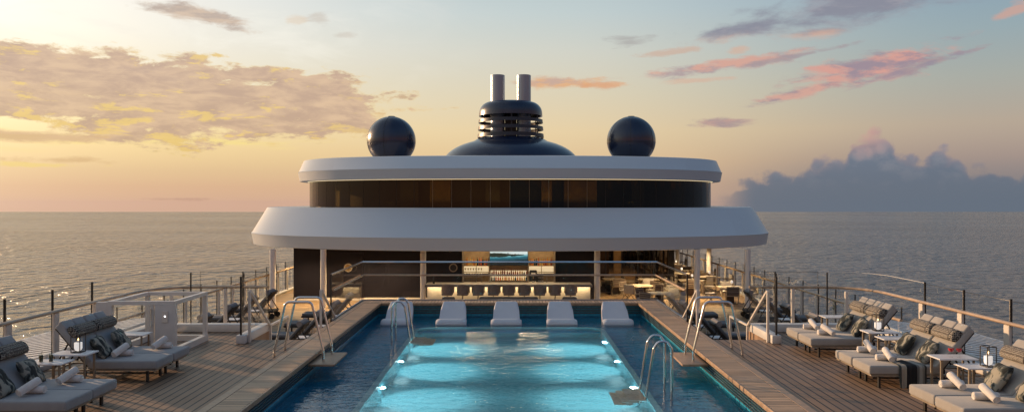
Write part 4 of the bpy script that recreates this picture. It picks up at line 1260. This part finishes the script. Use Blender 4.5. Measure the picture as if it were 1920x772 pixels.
def towel_roll():
    bm = NB(); n = 22; L_ = .185; r = .060
    prof = [(-L_, .0), (-L_, r*.30), (-L_+.006, r*.33), (-L_+.003, r*.62), (-L_+.010, r*.66), (-L_+.004, r*.92), (-L_+.016, r), (0, r*1.03), (L_-.016, r), (L_-.004, r*.92), (L_-.010, r*.66), (L_-.003, r*.62), (L_-.006, r*.33), (L_, r*.30), (L_, 0)]
    mt = Matrix.Rotation(PI/2, 4, 'Y')
    lathe(bm, [(rr, z) for z, rr in prof], n, mat=mt)
    # loose edge of the towel along the roll
    box(bm, -L_+.004, L_-.004, r*.75, r*1.06, -.035, -.022)
    return obj('rolled_towel', bm, M['towel'], smooth=50)
lp, rp = lounger(-1), lounger(1)
PILL = pillow(); TOW = towel_roll()
used = {-1: False, 1: False, 'p': False, 't': False}
def place_copy(proto, key, loc, rot):
    o = proto
    if used[key]: o = proto.copy(); COL.objects.link(o)
    used[key] = True
    o.location = loc; o.rotation_euler = rot; return o
TOPZ = 0.415
def set_lounger(s, y, label, where, tow=(0.55, 0)):
    x = s*6.58
    if used[s]: o = dup(rp if s > 0 else lp, (x, y, 0), 0, label)
    else:
        o = rp if s > 0 else lp; o.location = (x, y, 0); o['label'] = label; used[s] = True
    o.rotation_euler = (0, 0, R(random.uniform(-.9, .9)))
    # pillow leaning on the backrest
    px = x+s*1.215; py = y-.03+random.uniform(-.03, .03)
    e = Euler((0, -s*R(57), s*R(random.uniform(-16, -4))), 'XYZ')
    q = place_copy(PILL, 'p', (px, py, TOPZ+.196), (0, 0, 0))
    m3 = Matrix.Rotation(s*R(-8), 3, 'Z') @ Matrix.Rotation(-s*R(56), 3, 'Y') @ Matrix.Rotation(R(random.uniform(-6, 6)), 3, 'Z')
    if s < 0: m3 = Matrix.Rotation(R(8), 3, 'Z') @ Matrix.Rotation(R(56), 3, 'Y') @ Matrix.Rotation(PI+R(random.uniform(-6, 6)), 3, 'Z')
    q.rotation_euler = m3.to_euler()
    tag(q, f'mottled pillow leaning on the {where}', 'pillow', 'mottled pillows on the loungers')
    tx, ty = x+s*tow[0], y+.04
    a0 = R(random.uniform(-6, 6))
    b1 = place_copy(TOW, 't', (tx, ty+.06, TOPZ+.063), (0, 0, a0))
    tag(b1, f'lower rolled towel on the {where}', 'towel', 'rolled towels on the loungers')
    an = R(random.uniform(62, 82))*(1 if s < 0 else -1)
    if tow[1]: an = tow[1]
    # upper roll rests on the lower one and dips to the cushion on the near side
    d = Vector((math.cos(an), math.sin(an), 0))
    if d.y > 0: d = -d
    tilt = 0.36
    d = Vector((d.x*math.cos(tilt), d.y*math.cos(tilt), -math.sin(tilt)))
    cpos = Vector((tx+random.uniform(-.02, .02), ty+.0, TOPZ+.063+.118)) + d*0.055
    cpos.z = TOPZ+.062+.20*math.sin(tilt)+.005
    b2 = place_copy(TOW, 't', cpos, d.to_track_quat('X', 'Z').to_euler())
    tag(b2, f'upper slanted rolled towel on the {where}', 'towel', 'rolled towels on the loungers')
    return o
RL = [(17.98, 'far lounger of the back pair at the right railing', 'grey lounger at the right railing, far one of the back pair by the stairs', .50),
      (17.20, 'near lounger of the back pair at the right railing', 'grey lounger at the right railing, near one of the back pair by the stairs', .52),
      (15.20, 'far lounger of the middle pair at the right railing', 'grey lounger at the right railing, far one of the middle pair', .52),
      (14.42, 'lounger with the striped throw', 'grey lounger at the right railing with a striped throw hanging over its side', .52),
      (12.30, 'far lounger of the front pair at the right railing', 'grey lounger at the right railing, far one of the cut off front pair', .55),
      (11.52, 'near lounger of the front pair at the right railing', 'grey lounger at the right railing closest to the viewer, cut off by the frame', .62)]
for y, wh, lb, tx in RL:
    set_lounger(1, y, lb, wh, (tx, R(random.uniform(-96, -68))))
LL = [(15.62, 'far lounger beside the glass enclosure', 'grey lounger at the left railing, right in front of the glass enclosure', .44),
      (14.86, 'lounger behind the left lantern', 'grey lounger at the left railing, behind the table with the lantern', .86),
      (12.68, 'far lounger of the front pair at the left railing', 'grey lounger at the left railing, far one of the cut off front pair', .62),
      (11.92, 'near lounger of the front pair at the left railing', 'grey lounger at the left railing closest to the viewer, cut off by the frame', .78)]
for y, wh, lb, tx in LL:
    set_lounger(-1, y, lb, wh, (tx, R(random.uniform(-112, -100)) if y < 13 else R(random.uniform(60, 75)+180)))

# throw over the side of one lounger
bm = NB(); nx, ns = 26, 22; grid = []
for i in range(nx+1):
    u_ = i/nx; col_ = []
    for j in range(ns+1):
        t = j/ns
        L_ = t*0.98
        if L_ < .44: y, z = .10-L_*1.05+.0, TOPZ+.008+.006*math.sin(u_*21+1)
        else:
            k = L_-.44
            ang = min(k/.05, 1)*PI/2
            y = -.362-.04*math.sin(ang)-.012*math.sin(u_*24)*min(k/.2, 1)
            z = TOPZ+.008-.03*(1-math.cos(ang))-max(0, k-.05)
        x = (u_-.5)*(.46+.05*math.sin(t*3))+.03*t
        if j == ns: z -= .01*math.sin(u_*40)
        z = max(z, .015)
        col_.append(bm.verts.new((x, y, z)))
    grid.append(col_)
for i in range(nx):
    for j in range(ns): bm.faces.new((grid[i][j], grid[i+1][j], grid[i+1][j+1], grid[i][j+1]))
th = obj('throw_blanket', bm, M['throw'], smooth=180, recalc=False)
md = th.modifiers.new('thickness', 'SOLIDIFY'); md.thickness = .006; md.offset = 1
th.location = (7.33, 14.42, 0); tag(th, 'dark and cream striped throw hanging over the side of a grey lounger', 'throw')

# ------------------------------------------------------------------ side tables, lanterns, drinks
def side_table():
    t_ = thing('side_table', '', 'side table', (0,0,0), group='white side tables between the loungers')
    bm = NB(); rbox(bm, -.34, .34, -.215, .215, -.025, 0, .005, 1); obj('table_top', bm, M['table_top'], t_)
    for x in (-.28, .28):
        for y in (-.16, .16):
            bm = NB(); bar(bm, (x, y, -.62), (x, y, -.026), .04 if x < 0 else .03, .03); obj('leg', bm, M['bronze'], t_, smooth=0)
    return t_
sp_ = side_table()
TABS = [(7.86, 16.35, .66, 'white side table carrying a lantern, between the back and middle pairs of right loungers'),
        (7.97, 15.90, .60, 'empty white side table just in front of the lantern at the back right loungers'),
        (7.86, 13.66, .66, 'white side table holding two red drinks at the right railing'),
        (8.06, 13.17, .60, 'white side table with a lantern in front of the red drinks'),
        (7.98, 18.85, .60, 'white side table with a sprig in a vase behind the back right loungers'),
        (-7.86, 14.02, .66, 'white side table with the lantern at the left railing'),
        (-8.02, 13.52, .60, 'white side table with two dark tumblers at the left railing'),
        (-7.98, 16.40, .60, 'empty white side table in front of the glass enclosure on the left')]
for i, (x, y, z, lb) in enumerate(TABS):
    if i == 0: o = sp_
    else: o = dup(sp_, (0,0,0), 0)
    o['label'] = lb; o.location = (x, y, z); o.scale = (1, 1, z/.62 if False else 1)
    if z != .62:
        k = z-.0
        o.scale = (1, 1, (z-.0)/.62)
def lantern():
    t_ = thing('lantern', '', 'lantern', (0,0,0), group='black framed lanterns')
    bm = NB(); a, h, w_ = .083, .345, .012
    for x in (-a, a):
        for y in (-a, a): bar(bm, (x, y, w_/2), (x, y, h-w_/2), w_)
    for z in (w_/2, h-w_/2):
        for s in (-1, 1):
            bar(bm, (-a+w_/2, s*a, z), (a-w_/2, s*a, z), w_); bar(bm, (s*a, -a+w_/2, z), (s*a, a-w_/2, z), w_)
    bar(bm, (-a+w_/2, 0, w_/2), (a-w_/2, 0, w_/2), w_*.9)
    obj('frame', bm, M['black'], t_, smooth=0)
    r = .066
    bm = NB(); lathe(bm, [(0, .02)]+[(r*math.sin(k*PI/16), .02+r-r*math.cos(k*PI/16)) for k in range(1, 9)]+[(r, .175), (0, .175)], 24); obj('frosted_bowl', bm, M['lamp_glow'], t_, smooth=60)
    bm = NB(); lathe(bm, [(r, .177), (r, .265), (r*.95, .27)], 24); obj('glass_cylinder', bm, M['glass'], t_, smooth=60)
    bm = NB(); lathe(bm, [(.026, .176), (.026, .215), (0, .217)], 14); c_ = obj('candle', bm, M['cup_white'], t_)
    bm = NB(); lathe(bm, [(0, .218), (.009, .228), (.006, .243), (0, .256)], 10); obj('flame', bm, M['flame'], c_)
    return t_
ln = lantern()
for i, (x, y, z, lb) in enumerate([(-7.80, 14.05, .66, 'lit lantern in a black frame on the white table at the left railing'), (7.83, 16.38, .66, 'lit lantern in a black frame on the table beside the back right loungers'), (8.16, 13.12, .60, 'lit lantern in a black frame on the table near the red drinks')]):
    if i == 0: o = ln
    else: o = dup(ln, (0,0,0), 0)
    o.location = (x, y, z+.002); o['label'] = lb; o.rotation_euler = (0, 0, R(6*i-4))
# red goblets
for i, (x, y) in enumerate(((7.80, 13.60), (7.92, 13.56))):
    t_ = thing('goblet', ('stemmed glass of red drink, the one farther from the lantern', 'stemmed glass of red drink, the one nearer the lantern')[i], 'glass', (x, y, .662), group='red drinks')
    bm = NB(); lathe(bm, [(.035, 0), (.034, .004), (.005, .008), (.005, .085), (.03, .10), (.048, .13), (.05, .155), (.042, .185)], 16); obj('bowl', bm, M['glass'], t_, smooth=60)
    bm = NB(); lathe(bm, [(0, .09), (.028, .101), (.045, .13), (.047, .155), (0, .157)], 16); obj('drink', bm, M['red_drink'], t_, smooth=60)
for i, (x, y) in enumerate(((-8.13, 13.48), (-7.98, 13.52))):
    t_ = thing('tumbler', ('tall tumbler of dark iced drink, farther from the lantern', 'tall tumbler of dark iced drink, closer to the lantern')[i], 'glass', (x, y, .602), group='dark iced drinks')
    bm = NB(); lathe(bm, [(0, .001), (.034, .001), (.038, .15)], 16); obj('tumbler_glass', bm, M['glass'], t_, smooth=60)
    bm = NB(); lathe(bm, [(0, .006), (.031, .006), (.034, .12), (0, .121)], 16); obj('drink', bm, M['green_drink'], t_, smooth=60)
    bm = NB(); tube(bm, [(.0, 0, .05), (.02, .0, .19)], .003, 5); obj('straw', bm, M['black'], t_)
    bm = NB(); rl_ = random.Random(i)
    for k in range(6):
        p = Vector((rl_.uniform(-.02, .02), rl_.uniform(-.02, .02), .135+rl_.uniform(0, .03)))
        q = [p+Vector((rl_.uniform(-.018, .018), rl_.uniform(-.018, .018), rl_.uniform(-.008, .012))) for _ in range(3)]; bm.faces.new([bm.verts.new(v) for v in q])
    obj('leaves', bm, simple('mint_leaf', (.05,.12,.03), .6), t_, smooth=0)
# sprig in a vase on the far table
t_ = thing('vase', 'small clear vase with a green sprig on the far right side table', 'vase', (7.93, 18.85, .602))
bm = NB(); lathe(bm, [(0, .002), (.03, .002), (.038, .05), (.02, .12), (.024, .17)], 14); obj('glass_body', bm, M['glass'], t_, smooth=60)
bm = NB(); tube(bm, [(0, 0, .01), (.01, 0, .18), (.0, 0, .33)], .004, 5); rl_ = random.Random(4)
for k in range(34):
    z = rl_.uniform(.15, .36); a = rl_.uniform(0, 6.28); d = Vector((math.cos(a), math.sin(a), rl_.uniform(.0, .8))).normalized(); p = Vector((0, 0, z)); L_ = rl_.uniform(.04, .10)
    n_ = d.cross(Vector((0, 0, 1))).normalized()*.014
    bm.faces.new([bm.verts.new(v) for v in (p, p+d*L_*.5+n_, p+d*L_, p+d*L_*.5-n_)])
obj('sprig', bm, simple('sprig_green', (.10,.11,.03), .6, var=.4), t_, smooth=0)

# ------------------------------------------------------------------ dark wicker loungers on the lower deck (heads inboard)
def lower_lounger(s):
    t_ = thing('wicker_lounger', '', 'sun lounger', (0,0,0), group='dark wicker loungers on the lower deck')
    X = lambda a, b: sorted((s*a, s*b))      # local: 0 = hinge end at head, feet outboard
    bm = NB(); a, b = X(0.0, 1.95); rbox(bm, a, b, -.36, .36, .24, .32, .02, 1); obj('frame', bm, M['wicker'], t_)
    for x in (.15, 1.85):
        for y in (-.3, .3):
            bm = NB(); bar(bm, (s*x, y, .0), (s*x, y, .24), .05); obj('leg', bm, M['black'], t_, smooth=0)
    for y in (-.33, .33):
        bm = NB(); mt = Matrix.Translation((s*.05, y, .11)) @ Matrix.Rotation(PI/2, 4, 'X'); lathe(bm, [(0, -.025), (.11, -.025), (.11, .025), (0, .025)], 18, mat=mt); obj('wheel', bm, M['black'], t_)
    bm = NB(); a, b = X(.62, 1.93); rbox(bm, a, b, -.33, .33, .322, .40, .025, 2); obj('seat_cushion', bm, M['bluegrey_fabric'], t_)
    hg = Matrix.Translation((s*.66, 0, .33)) @ Matrix.Rotation(s*R(48), 4, 'Y')
    bm = NB(); a, b = X(-.95, 0.0); rbox(bm, a, b, -.36, .36, 0, .04, .012, 1, mat=hg)
    for k in range(7): bar(bm, hg @ Vector((-s*(.10+.12*k), -.36, -.012)), hg @ Vector((-s*(.10+.12*k), .36, -.012)), .03)
    obj('back_frame', bm, M['wicker'], t_)
    bm = NB(); a, b = X(-.93, 0.02); rbox(bm, a, b, -.33, .33, .042, .115, .025, 2, mat=hg); obj('back_cushion', bm, M['bluegrey_fabric'], t_)
    bm = NB()
    p0 = hg @ Vector((-s*.84, -.34, .15)); p1 = hg @ Vector((-s*.84, .34, .15)); tube(bm, [p0, p0*.97+p1*.03, p0*.03+p1*.97, p1], .085, 14); obj('head_roll', bm, M['grey_fabric'], t_)
    for y in (-.3, .3):
        bm = NB(); bar(bm, hg @ Vector((-s*.55, y, 0)), (s*.02, y, .30), .03); obj('back_strut', bm, M['black'], t_, smooth=0)
    return t_
def small_table():
    t_ = thing('low_table', '', 'side table', (0,0,0), group='low white tables on the lower deck')
    bm = NB(); rbox(bm, -.24, .24, -.22, .22, .42, .45, .006, 1); obj('table_top', bm, M['table_top'], t_)
    for x in (-.2, .2):
        for y in (-.18, .18):
            bm = NB(); bar(bm, (x, y, 0), (x, y, .419), .03); obj('leg', bm, M['cream'], t_, smooth=0)
    return t_
lw = {-1: lower_lounger(-1), 1: lower_lounger(1)}; lt = small_table()
lu = {-1: False, 1: False, 't': False}
ORD = ['closest to', 'second from', 'third from', 'farthest from']
for s in (-1, 1):
    nm = 'left' if s < 0 else 'right'
    # s: feet point outboard
    for row, (xh, ys) in enumerate(((5.95, (23.0, 25.0, 27.3, 29.6)), (9.35, (24.2, 26.6, 28.7, 30.9)))):
        for k, y in enumerate(ys):
            wh = f'the {nm} wall of the pool' if row == 0 else f'the {nm} lower rail'
            lb = f'dark wicker lounger along {wh}, {ORD[k]} the viewer'
            if lu[s]: o = dup(lw[s], (s*xh, y, LD), R(random.uniform(-3, 3)), lb)
            else: o = lw[s]; o.location = (s*xh, y, LD); o['label'] = lb; lu[s] = True
            if k < 3:
                lb = f'low white table along {wh}, {ORD[k]} the viewer'
                loc = (s*(xh+.55), (y+ys[k+1])/2, LD)
                if lu['t']: dup(lt, loc, 0, lb)
                else: lt.location = loc; lt['label'] = lb; lu['t'] = True

# ------------------------------------------------------------------ dining terrace on the right
def dining_chair(name, back_mat, seat_mat):
    t_ = thing('dining_chair', '', 'chair', (0,0,0))
    bm = NB()
    for s in (-1, 1):
        bar(bm, (s*.27, -.22, 0), (s*.27, .22, .44), .022); bar(bm, (s*.27, .24, 0), (s*.27, -.24, .46), .022)
        bar(bm, (s*.27, -.26, .44), (s*.27, -.30, .86), .028); bar(bm, (s*.27, -.27, .64), (s*.27, .20, .64), .035)
        bar(bm, (s*.27, .20, .44), (s*.27, .20, .63), .025)
    bar(bm, (-.27, -.22, .03), (.27, -.22, .03), .02); bar(bm, (-.27, .24, .03), (.27, .24, .03), .02)
    obj('frame', bm, M['bronze'], t_, smooth=0)
    bm = NB(); rbox(bm, -.25, .25, -.24, .25, .43, .49, .02, 2); obj('seat', bm, seat_mat, t_)
    bm = NB(); rbox(bm, -.255, .255, -.31, -.26, .47, .87, .015, 2); obj('backrest', bm, back_mat, t_)
    return t_
ch = {'s': dining_chair('s', M['chair_back'], M['chair_light']), 'l': dining_chair('l', M['chair_light'], M['chair_light'])}
cu = {'s': False, 'l': False}
def dtable(sq):
    t_ = thing('dining_table', '', 'dining table', (0,0,0))
    bm = NB()
    if sq: rbox(bm, -.55, .55, -.42, .42, .72, .755, .01, 1)
    else: lathe(bm, [(0, .72), (.52, .72), (.54, .735), (.52, .755), (0, .755)], 32)
    obj('table_top', bm, M['dtable'], t_)
    bm = NB(); rbox(bm, -.16, .16, -.14, .14, .03, .719, .01, 1); obj('pedestal', bm, M['pedestal'], t_)
    bm = NB(); rbox(bm, -.30, .30, -.26, .26, 0, .03, .008, 1); obj('foot', bm, M['pedestal'], t_)
    bm = NB()
    for a in range(4):
        c = (.33*math.cos(a*PI/2), .28*math.sin(a*PI/2), .757)
        lathe(bm, [(0, .004), (.10, .004), (.125, .014), (.127, .010), (.1, .0)], 16, c)
    obj('plates', bm, M['cup_white'], t_)
    return t_
dts = [dtable(False), dtable(True)]; du_ = [False, False]
lampb = None
TBL = [(6.35, 32.9, 0, 'round dining table set for four, closest to the pool end'), (6.1, 35.9, 0, 'round dining table set for four, behind the one at the pool end'),
       (5.2, 38.9, 1, 'square dining table along the restaurant window, left end of the row'), (6.9, 38.9, 1, 'square dining table along the restaurant window, by its corner post'),
       (8.9, 38.3, 1, 'square dining table between the window corner and the column'), (10.0, 35.2, 1, 'square dining table by the outermost column at the right rail'),
       (10.2, 40.0, 1, 'square dining table by the far rail column, next beyond the outermost column')]
for k in range(7):
    TBL.append((10.3-(k % 2)*.3, 43.6+3.6*k, 1, 'small distant dining table in the row along the right rail'))
    if k % 2 == 0: TBL.append((9.2, 42.0+3.7*k, 0, 'small distant round dining table along the window side'))
for i, (x, y, sq, lb) in enumerate(TBL):
    near = i < 7
    if du_[sq]: o = dup(dts[sq], (x, y, LD), R(random.uniform(-5, 5)), lb)
    else: o = dts[sq]; o.location = (x, y, LD); o['label'] = lb; du_[sq] = True
    o['group'] = 'dining tables on the terrace'
    short = lb.split(',')[0] if near else lb
    for q in range(4):
        a = q*PI/2+(PI/4 if not sq else 0)+R(random.uniform(-9, 9))
        d = .78 if not sq else (.92 if q % 2 == 0 else .76)
        kx = 's' if (q+i) % 3 != 0 else 'l'
        pos = (x+d*math.cos(a), y+d*math.sin(a), LD); rz = a+PI/2
        side = ['right', 'far', 'left', 'near'][q] if sq else ['far right', 'far left', 'near left', 'near right'][q]
        kind_ = 'striped woven' if kx == 's' else 'pale cushioned'
        ref = {0: 'the round table closest to the pool end', 1: 'the second round table from the pool end', 2: 'the left table of the window row', 3: 'the window row table by the corner post', 4: 'the table between corner and column', 5: 'the table by the outermost column', 6: 'the table by the far rail column'}.get(i)
        lbl = f'{kind_} chair, {side} side of {ref}' if near else f'small distant {kind_} chair at a table farther along the terrace'
        if cu[kx]: c = dup(ch[kx], pos, rz, lbl)
        else: c = ch[kx]; c.location = pos; c.rotation_euler = (0, 0, rz); c['label'] = lbl; cu[kx] = True
        c['group'] = f'{kind_} dining chairs'
    # a small white lamp on each table beyond the first two
    if i > 3:
        if lampb is None:
            lampb = thing('table_lamp', '', 'table lamp', (0,0,0)); bm = NB(); lathe(bm, [(0, 0), (.05, 0), (.05, .01), (.012, .02), (.012, .17), (0, .17)], 12); obj('stem', bm, M['cup_white'], lampb)
            bm = NB(); lathe(bm, [(0, .17), (.055, .17), (.05, .28), (0, .285)], 14); obj('lamp_shade', bm, M['lamp_glow'], lampb); o2 = lampb
            o2.location = (x+.1, y, LD+.757)
        else: o2 = dup(lampb, (x+.1, y+.05, LD+.757), 0)
        o2['label'] = f'small white table lamp on {ref}' if near else 'tiny white table lamp on a distant terrace table'
        o2['group'] = 'white table lamps on the terrace'
# long buffet bench under the restaurant windows
bf = thing('sideboard', 'long low dark sideboard with cushions in front of the restaurant windows', 'sideboard', (5.0, 39.2, LD))
bm.free() if False else None
bm = NB(); rbox(bm, -.75, .65, .35, .75, 0, .42, .02, 1); obj('body', bm, M['pedestal'], bf)
bm = NB(); rbox(bm, -.72, .62, .36, .74, .422, .52, .03, 2); obj('cushion', bm, M['chair_light'], bf)
